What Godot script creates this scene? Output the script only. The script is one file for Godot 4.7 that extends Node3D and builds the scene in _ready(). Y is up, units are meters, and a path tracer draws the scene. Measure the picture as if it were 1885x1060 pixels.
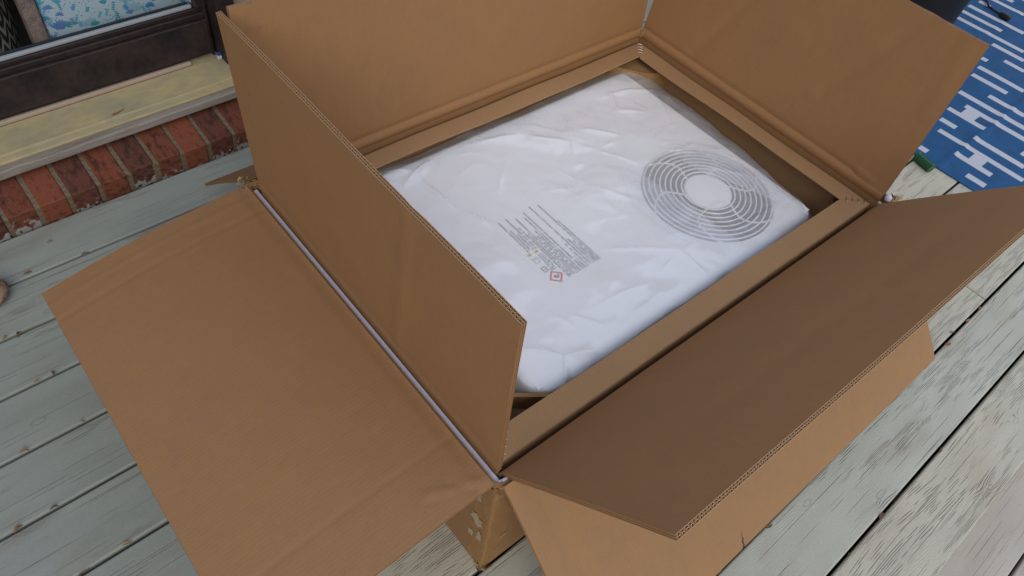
extends Node3D
# An opened carton with a wrapped fan unit on a painted deck.
# World: x runs along the deck boards, y is up, z runs away from the house; the inner carton's near corner stands at the origin.

const TURN := -0.02149        # the carton is turned slightly against the boards
const LEN := 1.1095           # inner carton, long side
const WID := 0.7675           # inner carton, short side
const RIM := 0.3368           # height of its rim
const OUT := 0.018            # gap to the outer carton
const PITCH := 0.145          # deck boards
const GAP0 := -1.1351         # z of the first gap

var M := {}
var rng := RandomNumberGenerator.new()
var V := PackedVector3Array()
var NR := PackedVector3Array()
var UV := PackedVector2Array()
var IX := PackedInt32Array()
var used := {}

# ------------------------------------------------------------------ mesh helpers
func begin():
	V = PackedVector3Array(); NR = PackedVector3Array(); UV = PackedVector2Array(); IX = PackedInt32Array()

func tri(a: int, b: int, c: int):
	var g := (V[b] - V[a]).cross(V[c] - V[a])
	var n := NR[a] + NR[b] + NR[c]
	if g.dot(n) > 0.0: IX.append_array([a, c, b])
	else: IX.append_array([a, b, c])

func vert(p: Vector3, n: Vector3, uv := Vector2.ZERO) -> int:
	V.append(p); NR.append(n); UV.append(uv); return V.size() - 1

func quad(a: Vector3, b: Vector3, c: Vector3, d: Vector3, n: Vector3, ua := Vector2(0, 0), ub := Vector2(1, 0), uc := Vector2(1, 1), ud := Vector2(0, 1)):
	var i := vert(a, n, ua); vert(b, n, ub); vert(c, n, uc); vert(d, n, ud)
	tri(i, i + 1, i + 2); tri(i, i + 2, i + 3)

func flat_quad(a: Vector3, b: Vector3, c: Vector3, d: Vector3, away: Vector3):
	var n := (b - a).cross(d - a).normalized()
	if n.dot((a + b + c + d) / 4.0 - away) < 0.0: n = -n
	quad(a, b, c, d, n, Vector2(0, 0), Vector2((b - a).length(), 0), Vector2((b - a).length(), (d - a).length()), Vector2(0, (d - a).length()))

# a grid surface; pts and uvs hold (nu + 1) * (nv + 1) entries, rows of u; side = +1 or -1 picks the side that faces out
func grid(pts: PackedVector3Array, uvs: PackedVector2Array, nu: int, nv: int, side := 1.0, wrap := false):
	var s := V.size()
	var w := nu + 1
	for j in nv + 1:
		for i in w:
			var i0 := maxi(i - 1, 0); var i1 := mini(i + 1, nu)
			if wrap and (i == 0 or i == nu): i0 = nu - 1; i1 = 1
			var du := pts[j * w + i1] - pts[j * w + i0]
			var dv := pts[mini(j + 1, nv) * w + i] - pts[maxi(j - 1, 0) * w + i]
			var n := du.cross(dv) * side
			if n.length_squared() < 1e-20: n = Vector3.UP * side
			vert(pts[j * w + i], n.normalized(), uvs[j * w + i])
	for j in nv:
		for i in nu:
			var a := s + j * w + i
			tri(a, a + 1, a + w + 1); tri(a, a + w + 1, a + w)

func commit(called: String, m: Material, parent: Node = self) -> MeshInstance3D:
	var arr := []; arr.resize(Mesh.ARRAY_MAX)
	arr[Mesh.ARRAY_VERTEX] = V; arr[Mesh.ARRAY_NORMAL] = NR; arr[Mesh.ARRAY_TEX_UV] = UV; arr[Mesh.ARRAY_INDEX] = IX
	var am := ArrayMesh.new(); am.add_surface_from_arrays(Mesh.PRIMITIVE_TRIANGLES, arr)
	return inst(called, am, m, parent)

func inst(called: String, mesh: Mesh, m: Material, parent: Node = self) -> MeshInstance3D:
	var o := MeshInstance3D.new(); o.mesh = mesh; o.material_override = m
	o.name = numbered(called) if parent == self else called
	parent.add_child(o, true)
	return o

func numbered(called: String) -> String:
	if not used.has(called): used[called] = 0; return called
	used[called] += 1
	return "%s_%03d" % [called, used[called]]

func tag(o: Node, label: String, category: String, group := ""):
	o.set_meta("label", label); o.set_meta("category", category)
	if group: o.set_meta("group", group)

func thing(called: String, label: String, category: String, at := Vector3.ZERO, turn := 0.0, group := "") -> Node3D:
	var o := Node3D.new(); o.name = numbered(called); add_child(o); o.position = at; o.rotation.y = turn
	tag(o, label, category, group)
	return o

func struct(o: Node): o.set_meta("kind", "structure")

# box with rounded edges, centred on c, added to the current mesh; rough displaces the surface a little
func rbox(c: Vector3, size: Vector3, r: float, basis := Basis.IDENTITY, seg := 2, uvscale := 1.0, uvoff := Vector2.ZERO, atlas := false):
	var h := size / 2.0
	r = minf(r, minf(h.x, minf(h.y, h.z)) * 0.98)
	for ax in 3:
		for sg in [-1.0, 1.0]:
			var b := (ax + 1) % 3; var d := (ax + 2) % 3
			var la := PackedFloat32Array(); var lb := PackedFloat32Array()
			for k in seg + 1:
				la.append(-h[b] + r * k / seg); lb.append(-h[d] + r * k / seg)
			for k in seg + 1:
				la.append(h[b] - r + r * k / seg); lb.append(h[d] - r + r * k / seg)
			var s := V.size(); var w := la.size()
			for j in lb.size():
				for i in w:
					var p := Vector3.ZERO
					p[ax] = h[ax] * sg; p[b] = la[i]; p[d] = lb[j]
					var q := p.clamp(-h + Vector3.ONE * r, h - Vector3.ONE * r)
					var n := (p - q).normalized()
					var uv := Vector2.ZERO
					var pp := q + n * r
					if atlas:
						if ax == 1: uv = Vector2(pp.x / size.x + 0.5, 0.45 * (pp.z / size.z + 0.5))
						elif ax == 2: uv = Vector2(pp.x / size.x + 0.5, 0.5 + 0.5 * (0.5 - pp.y / size.y))
						else: uv = Vector2(pp.z / size.z + 0.5, 0.5 + 0.5 * (0.5 - pp.y / size.y))
					elif ax == 0: uv = Vector2(pp.z, pp.y) * uvscale + uvoff
					elif ax == 1: uv = Vector2(pp.x, pp.z) * uvscale + uvoff
					else: uv = Vector2(pp.x, pp.y) * uvscale + uvoff
					vert(basis * pp + c, (basis * n).normalized(), uv)
			for j in lb.size() - 1:
				for i in w - 1:
					var a := s + j * w + i
					tri(a, a + 1, a + w + 1); tri(a, a + w + 1, a + w)

# round tube through points
func tube(pts: PackedVector3Array, r: float, sides := 8, closed := false, r_end := -1.0):
	var n := pts.size(); var P := PackedVector3Array(); var U := PackedVector2Array()
	var rows := n + 1 if closed else n
	var ref := Vector3.UP
	for j in rows:
		var k := j % n
		var t: Vector3
		if closed: t = pts[(k + 1) % n] - pts[(k + n - 1) % n]
		else: t = pts[mini(k + 1, n - 1)] - pts[maxi(k - 1, 0)]
		t = t.normalized()
		var a := ref - t * ref.dot(t)
		if a.length() < 0.05: a = Vector3.RIGHT - t * t.x
		a = a.normalized(); var b := t.cross(a)
		var rr := r if r_end < 0.0 else lerpf(r, r_end, float(j) / (rows - 1))
		for i in sides + 1:
			var an := TAU * i / sides
			P.append(pts[k] + (a * cos(an) + b * sin(an)) * rr); U.append(Vector2(float(i) / sides, float(j) / rows))
	var side := 1.0
	var chk := (P[1] - P[0]).cross(P[sides + 1] - P[0])
	if chk.dot(P[0] - pts[0]) < 0.0: side = -1.0
	grid(P, U, sides, rows - 1, side, true)
	if not closed:
		for e in [0, n - 1]:
			var nn := (pts[0] - pts[1]).normalized() if e == 0 else (pts[n - 1] - pts[n - 2]).normalized()
			var c0 := vert(pts[e], nn)
			for i in sides + 1: vert(P[e * (sides + 1) + i], nn)
			for i in sides: tri(c0, c0 + 1 + i, c0 + 2 + i)

# lathe around y: profile of (radius, y)
func lathe(c: Vector3, prof: PackedVector2Array, sides := 40):
	var P := PackedVector3Array(); var U := PackedVector2Array()
	for j in prof.size():
		for i in sides + 1:
			var an := TAU * i / sides
			P.append(c + Vector3(cos(an) * prof[j].x, prof[j].y, sin(an) * prof[j].x)); U.append(Vector2(float(i) / sides, float(j) / (prof.size() - 1)))
	var j0 := 0
	var side := 1.0
	for j in prof.size() - 1:
		if prof[j].x > 1e-4 and prof[j + 1].x > 1e-4: j0 = j
	var w := sides + 1
	var chk := (P[j0 * w + 1] - P[j0 * w]).cross(P[(j0 + 1) * w] - P[j0 * w])
	var outw := Vector3(prof[j0 + 1].y - prof[j0].y, prof[j0].x - prof[j0 + 1].x, 0)
	if chk.dot(outw) < 0.0: side = -1.0
	grid(P, U, sides, prof.size() - 1, side, true)

# ------------------------------------------------------------------ corrugated board
# a double-wall board: F(u, v) is its middle surface; three liners, and the wavy fluting between them as a sub-part
func board(called: String, F: Callable, lu: float, lv: float, th: float, m: Material, parent: Node, nu := 30, nv := 16, fluted := true, uvo := Vector2.ZERO) -> MeshInstance3D:
	begin()
	var pos := PackedVector3Array(); var nor := PackedVector3Array(); var uvs := PackedVector2Array()
	var e := 0.002
	for j in nv + 1:
		for i in nu + 1:
			var u := lu * i / nu; var v := lv * j / nv
			var p: Vector3 = F.call(u, v)
			var pu: Vector3 = F.call(u + e, v); var pv: Vector3 = F.call(u, v + e)
			pos.append(p); nor.append((pu - p).cross(pv - p).normalized()); uvs.append(Vector2(u, v) + uvo)
	var t := 0.0008
	var levels := [[-th / 2, -th / 2 + t], [-t / 2, t / 2], [th / 2 - t, th / 2]] if fluted else [[-th / 2, th / 2]]
	for lv2 in levels:
		for k in 2:
			var P := PackedVector3Array()
			for q in pos.size(): P.append(pos[q] + nor[q] * lv2[k])
			grid(P, uvs, nu, nv, 1.0 if k == 1 else -1.0)
		# the rim of this liner
		var w := nu + 1
		var rim := []
		for i in w: rim.append(i)
		for j in range(1, nv + 1): rim.append(j * w + nu)
		for i in range(nu - 1, -1, -1): rim.append(nv * w + i)
		for j in range(nv - 1, -1, -1): rim.append(j * w)
		for q in rim.size() - 1:
			var a: int = rim[q]; var b: int = rim[q + 1]
			flat_quad(pos[a] + nor[a] * lv2[0], pos[b] + nor[b] * lv2[0], pos[b] + nor[b] * lv2[1], pos[a] + nor[a] * lv2[1], pos[(nv / 2) * w + nu / 2])
	if fluted:
		# the side edges are crushed shut
		for q in nv:
			for sd in [0, nu]:
				var a: int = q * (nu + 1) + sd; var b: int = (q + 1) * (nu + 1) + sd
				var d := (pos[a] - pos[q * (nu + 1) + nu / 2]).normalized() * -0.0007
				flat_quad(pos[a] + nor[a] * (th / 2 - t) + d, pos[b] + nor[b] * (th / 2 - t) + d, pos[b] - nor[b] * (th / 2 - t) + d, pos[a] - nor[a] * (th / 2 - t) + d, pos[q * (nu + 1) + nu / 2])
	var o := commit(called, m, parent)
	if fluted:
		begin()
		var at := func(arr: PackedVector3Array, u: float, v: float) -> Vector3:
			var fi := clampf(u / lu * nu, 0.0, nu - 0.0001); var fj := clampf(v / lv * nv, 0.0, nv - 0.0001)
			var i0 := int(fi); var j0 := int(fj); var w := nu + 1
			return arr[j0 * w + i0].lerp(arr[j0 * w + i0 + 1], fi - i0).lerp(arr[(j0 + 1) * w + i0].lerp(arr[(j0 + 1) * w + i0 + 1], fi - i0), fj - j0)
		var caps := []
		for lay in [[-th / 4, 0.0066, 0.3], [th / 4, 0.0078, 1.7]]:
			var waves := int(lu / lay[1]); var ns := waves * 8; var nv2 := 5
			var amp := th / 4 - t * 0.85; var P0 := PackedVector3Array(); var P1 := PackedVector3Array(); var U := PackedVector2Array()
			var deep := minf(0.06, lv * 0.9)
			for j in nv2 + 1:
				for i in ns + 1:
					var u := 0.0012 + (lu - 0.0024) * i / ns; var v := lv - 0.0006 - deep * (1.0 - float(j) / nv2)
					var p: Vector3 = at.call(pos, u, v)
					var n: Vector3 = at.call(nor, u, v)
					var du: Vector3 = ((at.call(pos, minf(u + e, lu), v) as Vector3) - (at.call(pos, u - e * 0.2, v) as Vector3)).normalized()
					var ph: float = TAU * waves * i / ns + lay[2]
					var c: Vector3 = p + n * (lay[0] + amp * sin(ph))
					var sl: float = amp * cos(ph) * TAU * waves / lu
					var m2 := (n - du * sl).normalized() * 0.00035
					P0.append(c - m2); P1.append(c + m2); U.append(Vector2(u, v))
			grid(P0, U, ns, nv2, -1.0); grid(P1, U, ns, nv2, 1.0)
			for i in ns:
				var k := nv2 * (ns + 1) + i
				caps.append([P0[k], P0[k + 1], P1[k + 1], P1[k], P0[i]])
		commit("fluting", M.flute, o)
		# the cut edge: paler, fuzzy paper ends
		begin()
		for q in caps: flat_quad(q[0], q[1], q[2], q[3], q[4])
		for lv3 in levels:
			for i in nu:
				var a := nv * (nu + 1) + i; var b := a + 1; var mid := nv / 2 * (nu + 1) + i
				var d := (pos[a] - pos[mid]).normalized() * 0.0003
				flat_quad(pos[a] + nor[a] * lv3[0] + d, pos[b] + nor[b] * lv3[0] + d, pos[b] + nor[b] * lv3[1] + d, pos[a] + nor[a] * lv3[1] + d, pos[mid])
		commit("cut_edge", M.cut, o)
	return o

# flap hinged along u, length along V, leaning: out and up are unit vectors; ang from straight up
func flap_fn(o: Vector3, U: Vector3, outw: Vector3, ang: float, lv: float, bow: float, ridge: float, lu: float, twist := 0.0, crease := []) -> Callable:
	return func(u: float, v: float) -> Vector3:
		var a := deg_to_rad(ang + twist * (u / lu))
		var d := outw * sin(a) + Vector3.UP * cos(a)
		var n := outw * cos(a) - Vector3.UP * sin(a)
		var q := v / lv; var s := u / lu
		var off := bow * 4.0 * q * (1.0 - q) * (0.6 + 0.4 * sin(s * PI)) + 0.0009 * sin(s * 9.0 + q * 4.0) * q
		# the scored fold: a rolled ridge close to the hinge
		off += -ridge * exp(-pow((v - 0.011) / 0.0065, 2.0)) + ridge * 0.45 * exp(-pow((v - 0.024) / 0.005, 2.0))
		for c in crease:      # [s0, q0, s1, q1, depth, width in metres]
			var p0 := Vector2(c[0] * lu, c[1] * lv); var p1 := Vector2(c[2] * lu, c[3] * lv); var pp := Vector2(u, v)
			var w := p1 - p0; var tt := clampf((pp - p0).dot(w) / w.length_squared(), 0.0, 1.0)
			var dist := (pp - p0 - w * tt).length()
			off += c[4] * exp(-pow(dist / c[5], 2.0))
		return o + U * u + d * v + n * off

# ------------------------------------------------------------------ textures
func noise(seed_: int, freq: float, oct := 3, type := FastNoiseLite.TYPE_SIMPLEX_SMOOTH) -> FastNoiseLite:
	var n := FastNoiseLite.new(); n.seed = seed_; n.frequency = freq; n.noise_type = type
	n.fractal_type = FastNoiseLite.FRACTAL_FBM if oct > 1 else FastNoiseLite.FRACTAL_NONE; n.fractal_octaves = oct
	return n

func seam(seed_: int, w: int, h: int, freq: float, oct := 3) -> PackedByteArray:
	var im := noise(seed_, freq, oct).get_seamless_image(w, h)
	im.convert(Image.FORMAT_L8)
	return im.get_data()

func tex_rgb(b: PackedByteArray, w: int, h: int) -> ImageTexture:
	var im := Image.create_from_data(w, h, false, Image.FORMAT_RGB8, b); im.generate_mipmaps()
	return ImageTexture.create_from_image(im)

func tex_l(b: PackedByteArray, w: int, h: int) -> ImageTexture:
	var im := Image.create_from_data(w, h, false, Image.FORMAT_L8, b); im.generate_mipmaps()
	return ImageTexture.create_from_image(im)

func mat(c: Color, rough := 0.8, spec := 0.4) -> StandardMaterial3D:
	var m := StandardMaterial3D.new(); m.albedo_color = c; m.roughness = rough; m.metallic_specular = spec; m.cull_mode = BaseMaterial3D.CULL_DISABLED
	return m

func lin(r: float, g: float, b: float) -> Color: return Color(r, g, b).linear_to_srgb()

# mottled colour map around 1.0, for multiplying with albedo_color
func mottle(seed_: int, w: int, h: int, freqs: Array, amps: Array, hue := 0.25) -> ImageTexture:
	var layers := []
	for k in freqs.size(): layers.append(seam(seed_ + k, w, h, freqs[k], 3))
	var b := PackedByteArray(); b.resize(w * h * 3)
	for i in w * h:
		var s := 0.0; var first := 0.0
		for k in layers.size():
			var x: float = (layers[k][i] - 127.5) / 127.5
			if k == 0: first = x
			s += x * amps[k]
		var v := 218.0 * (1.0 + s)
		b[i * 3] = clampi(int(v * (1.0 + hue * 0.05 * first)), 0, 255)
		b[i * 3 + 1] = clampi(int(v), 0, 255)
		b[i * 3 + 2] = clampi(int(v * (1.0 - hue * 0.12 * first)), 0, 255)
	return tex_rgb(b, w, h)

func kraft_textures():
	var n := 512
	var big := seam(11, n, n, 0.008, 3); var fib := seam(12, n, 128, 0.06, 2); var fine := seam(13, n, n, 0.35, 2); var mid := seam(14, n, n, 0.04, 3)
	var c := PackedByteArray(); c.resize(n * n * 3); var h := PackedByteArray(); h.resize(n * n)
	var r := RandomNumberGenerator.new(); r.seed = 5
	for y in n:
		for x in n:
			var i := y * n + x
			var a: float = (big[i] - 127.5) / 127.5; var f: float = (fib[(y / 4) * n + x] - 127.5) / 127.5; var g: float = (fine[i] - 127.5) / 127.5; var d: float = (mid[i] - 127.5) / 127.5
			var stripe := sin(TAU * x / n * 80.0)
			var v := 214.0 * (1.0 + 0.012 * a + 0.010 * f + 0.040 * g + 0.008 * d + 0.006 * stripe)
			var fl := r.randf()
			if fl < 0.004: v *= 0.86
			elif fl > 0.997: v *= 1.10
			c[i * 3] = clampi(int(v * (1.0 + 0.005 * d)), 0, 255); c[i * 3 + 1] = clampi(int(v), 0, 255); c[i * 3 + 2] = clampi(int(v * (1.0 - 0.018 * d - 0.012 * a)), 0, 255)
			h[i] = clampi(int(128.0 + 34.0 * stripe + 16.0 * g + 10.0 * d), 0, 255)
	M.kraft_c = tex_rgb(c, n, n); M.kraft_h = tex_l(h, n, n)

func kraft(r: float, g: float, b: float, relief := 0.035) -> StandardMaterial3D:
	var m := mat(lin(r, g, b), 0.82, 0.3)
	m.albedo_texture = M.kraft_c; m.uv1_scale = Vector3(1.79, 1.79, 1)
	m.heightmap_enabled = true; m.heightmap_texture = M.kraft_h; m.heightmap_scale = relief
	return m

# painted, weathered boards: colour and relief; wear 0..1 says how much the grain has broken through the paint
func wood(seed_: int, wear: float, paint: Array, raw: Array, knots: int, w := 1536, h := 176) -> Array:
	var n1 := noise(seed_, 1.0, 2); var n2 := noise(seed_ + 1, 1.0, 3); var n3 := noise(seed_ + 2, 1.0, 2); var n4 := noise(seed_ + 3, 1.0, 2)
	var r := RandomNumberGenerator.new(); r.seed = seed_
	var kn := []
	for k in knots: kn.append(Vector3(r.randf_range(0.04, 1.96), r.randf_range(0.02, 0.12), r.randf_range(0.005, 0.008)))
	var c := PackedByteArray(); c.resize(w * h * 3); var hb := PackedByteArray(); hb.resize(w * h)
	var sx := 2.0 / w; var sy := 0.139 / h
	var cs := PackedFloat32Array(); var sn := PackedFloat32Array()      # the board runs round a cylinder of noise, so that the ends meet
	for x in w: cs.append(cos(TAU * x / w) / PI); sn.append(sin(TAU * x / w) / PI)
	for y in h:
		var fy := y * sy                       # metres across the board
		for x in w:
			var fx := x * sx                   # metres along it
			var cx := cs[x]; var sy2 := sn[x]
			var ring := fy * 300.0 + 9.0 * n1.get_noise_3d(cx * 1.1, sy2 * 1.1, fy * 6.0)
			var kdark := 0.0
			for k in kn:
				var dx: float = (fx - k.x) * 0.45; var dy: float = fy - k.y
				var d2: float = (dx * dx + dy * dy) / (k.z * k.z)
				if d2 < 20.0:
					ring += 3.2 * exp(-d2 * 0.25) * signf(dy + 0.00001) * minf(1.0, absf(dy) / 0.004)
					if d2 < 1.6: kdark = maxf(kdark, exp(-pow((sqrt(d2) - 0.8) / 0.2, 2.0)) * (0.35 + 0.5 * n3.get_noise_2d(fx * 300.0, fy * 300.0)))
			var patch := n2.get_noise_3d(cx * 2.6, sy2 * 2.6, fy * 13.0)
			var line := sin(ring * 6.0) if wear > 0.0 else 0.0
			var broke := n3.get_noise_3d(cx * 11.0, sy2 * 11.0, fy * 90.0)
			var open := clampf((line - 0.45) * 3.2, 0.0, 1.0) * clampf((patch + wear * 0.9 - 0.40) * 4.5, 0.0, 1.0) * clampf(0.30 + broke * 2.8, 0.0, 1.0)
			var crack := n3.get_noise_3d(cx * 2.4 + 70.0, sy2 * 2.4, fy * 330.0)
			open = maxf(open, clampf((crack - (0.55 - 0.05 * wear)) * 9.0, 0.0, 1.0))
			open = clampf(maxf(open, kdark), 0.0, 1.0)
			var tone := n4.get_noise_3d(cx * 4.0, sy2 * 4.0, fy * 16.0)
			var fine := n4.get_noise_2d(fx * 90.0 + 400.0, fy * 330.0)
			var v := 1.0 + 0.10 * tone + 0.07 * fine + 0.03 * line * wear
			var dirt := clampf(n2.get_noise_3d(cx * 3.0 + 90.0, sy2 * 3.0, fy * 9.0) * 1.8 - 0.25, 0.0, 1.0)
			var i := y * w + x
			for q in 3:
				var base: float = paint[q] * v
				base = lerpf(base, base * [0.86, 0.80, 0.74][q], dirt)
				base = lerpf(base, raw[q], open * (0.62 + 0.12 * wear))
				c[i * 3 + q] = clampi(int(255.0 * pow(maxf(base, 0.0), 1.0 / 2.2)), 0, 255)
			hb[i] = clampi(int(190.0 + 22.0 * line * wear + 18.0 * fine - 150.0 * open), 0, 255)
	return [tex_rgb(c, w, h), tex_l(hb, w, h)]

func wood_mat(t: Array, relief: float) -> StandardMaterial3D:
	var m := mat(Color.WHITE, 0.75, 0.35)
	m.albedo_texture = t[0]; m.heightmap_enabled = true; m.heightmap_texture = t[1]; m.heightmap_scale = relief
	return m

func brick_mat(seed_: int, base: Array, dark: float, paint: float) -> StandardMaterial3D:
	var w := 128; var h := 384
	var n1 := noise(seed_, 0.02, 3); var n2 := noise(seed_ + 1, 0.12, 3); var n3 := noise(seed_ + 2, 0.025, 5); var n4 := noise(seed_ + 3, 0.5, 2)
	var c := PackedByteArray(); c.resize(w * h * 3); var hb := PackedByteArray(); hb.resize(w * h)
	for y in h:
		for x in w:
			var i := y * w + x
			var a := n1.get_noise_2d(x, y); var b := n2.get_noise_2d(x, y); var d := n3.get_noise_2d(x, y); var e := n4.get_noise_2d(x, y)
			var burn := clampf(a * 1.6 + dark, 0.0, 1.0)
			var vv := 1.0 + 0.28 * b + 0.22 * e
			var col := [base[0] * vv, base[1] * vv, base[2] * vv]
			col = [lerpf(col[0], 0.035, burn * 0.75), lerpf(col[1], 0.018, burn * 0.75), lerpf(col[2], 0.014, burn * 0.75)]
			# flaked paint, dripped along the lower edge of the face
			var low := (float(y) / h - 0.86) * 9.0 + d * 2.6 + e * 0.5 + paint
			var pt := clampf(low * 4.0, 0.0, 1.0)
			if float(y) / h < 0.55: pt = 0.0
			var sp := clampf((n2.get_noise_2d(x * 1.7 + 300.0, y * 1.7) - 0.60) * 14.0, 0.0, 1.0) if paint > -0.6 else 0.0
			pt = maxf(pt, sp)
			for q in 3: c[i * 3 + q] = clampi(int(255.0 * pow(maxf(lerpf(col[q], [0.30, 0.31, 0.30][q], pt * 0.9), 0.0), 1.0 / 2.2)), 0, 255)
			hb[i] = clampi(int(128.0 + 70.0 * b + 60.0 * e + 30.0 * pt), 0, 255)
	var m := mat(Color.WHITE, 0.9, 0.25)
	m.albedo_texture = tex_rgb(c, w, h); m.heightmap_enabled = true; m.heightmap_texture = tex_l(hb, w, h); m.heightmap_scale = 0.12
	return m

func ell(im: Image, cx: float, cy: float, a: float, b: float, ang: float, col: Color, op := 1.0):
	var R := int(maxf(a, b)) + 2; var ca := cos(ang); var sa := sin(ang)
	for y in range(int(cy) - R, int(cy) + R + 1):
		for x in range(int(cx) - R, int(cx) + R + 1):
			var dx := x - cx; var dy := y - cy
			var u := dx * ca + dy * sa; var v := -dx * sa + dy * ca
			var q := absf(u / a)
			if q > 1.0: continue
			var wdt := b * (1.0 - pow(q, 2.2))
			if absf(v) < wdt:
				var xx := posmod(x, im.get_width()); var yy := posmod(y, im.get_height())
				im.set_pixel(xx, yy, im.get_pixel(xx, yy).lerp(col, op))

func floral() -> ImageTexture:
	var n := 768; var r := RandomNumberGenerator.new(); r.seed = 77
	var im := Image.create(n, n, false, Image.FORMAT_RGB8); im.fill(Color(0.70, 0.79, 0.84))
	var cols := [Color(0.22, 0.50, 0.72), Color(0.30, 0.62, 0.74), Color(0.34, 0.58, 0.82), Color(0.38, 0.50, 0.72), Color(0.25, 0.58, 0.62)]
	for k in 60:       # pale washes
		ell(im, r.randf() * n, r.randf() * n, r.randf_range(20, 42), r.randf_range(10, 20), r.randf_range(-0.5, 0.5), Color(0.54, 0.70, 0.79), 0.75)
	for k in 210:      # leaf fans
		var x := r.randf() * n; var y := r.randf() * n; var c: Color = cols[r.randi() % 5]; var nl := r.randi_range(4, 7); var s := r.randf_range(11, 24)
		var a0 := r.randf_range(-0.4, 0.4)
		for q in nl:
			var an := -PI / 2 + a0 + (q - (nl - 1) / 2.0) * 0.52
			ell(im, x + cos(an) * s * 0.62, y + sin(an) * s * 0.62, s * 0.62, s * 0.14 + 1.2, an, c, 0.85)
	for k in 300:      # sprigs
		var x := r.randf() * n; var y := r.randf() * n; var c: Color = cols[r.randi() % 5]
		var an := -PI / 2 + r.randf_range(-0.6, 0.6); var ln := r.randf_range(10, 20)
		ell(im, x, y, ln, 1.3, an, c, 0.8)
		for q in 4:
			var t := (q - 1.5) * ln * 0.5
			ell(im, x + cos(an) * t + cos(an + 1.0) * 4.0, y + sin(an) * t + sin(an + 1.0) * 4.0, 5.0, 2.0, an + 0.9, c, 0.8)
			ell(im, x + cos(an) * t + cos(an - 1.0) * 4.0, y + sin(an) * t + sin(an - 1.0) * 4.0, 5.0, 2.0, an - 0.9, c, 0.8)
	for k in 1500:     # dots
		ell(im, r.randf() * n, r.randf() * n, r.randf_range(1.5, 4.0), r.randf_range(1.2, 3.0), r.randf() * TAU, cols[r.randi() % 5], 0.8)
	im.generate_mipmaps()
	return ImageTexture.create_from_image(im)

# ------------------------------------------------------------------ the scene
func _ready():
	rng.seed = 20
	# camera
	var cam := Camera3D.new(); add_child(cam); cam.name = "camera"
	cam.transform = Transform3D(Basis(Vector3(0.7531, 0.1089, 0.6488), Vector3(0.448, 0.6373, -0.627), Vector3(-0.4818, 0.7629, 0.4312)).orthonormalized(), Vector3(-0.4271, 1.4229, 0.3422))
	cam.fov = 41.72; cam.near = 0.02; cam.far = 400.0; cam.current = true
	# sky and sun: a dull overcast afternoon
	var we := WorldEnvironment.new(); add_child(we); we.name = "environment"
	var env := Environment.new(); we.environment = env
	var sm := ProceduralSkyMaterial.new()
	sm.sky_top_color = Color(0.80, 0.85, 0.95); sm.sky_horizon_color = Color(0.88, 0.91, 0.97); sm.sky_curve = 0.30
	sm.ground_bottom_color = Color(0.25, 0.26, 0.22); sm.ground_horizon_color = Color(0.40, 0.42, 0.38)
	sm.sky_energy_multiplier = 1.0
	var sky := Sky.new(); sky.sky_material = sm
	env.background_mode = Environment.BG_SKY; env.sky = sky
	env.tonemap_mode = Environment.TONE_MAPPER_LINEAR; env.tonemap_exposure = 1.40
	env.sdfgi_enabled = true; env.ssao_enabled = true; env.ssil_enabled = true
	var sun := DirectionalLight3D.new(); add_child(sun); sun.name = "sun"
	sun.light_energy = 0.36; sun.light_angular_distance = 40.0; sun.light_color = Color(1.0, 0.985, 0.96); sun.shadow_enabled = true
	sun.look_at_from_position(Vector3(-1.45, 1.9, 2.4), Vector3.ZERO)

	materials()
	setting()
	house()
	outer_carton()
	inner_carton()
	contents()
	extras()

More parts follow.
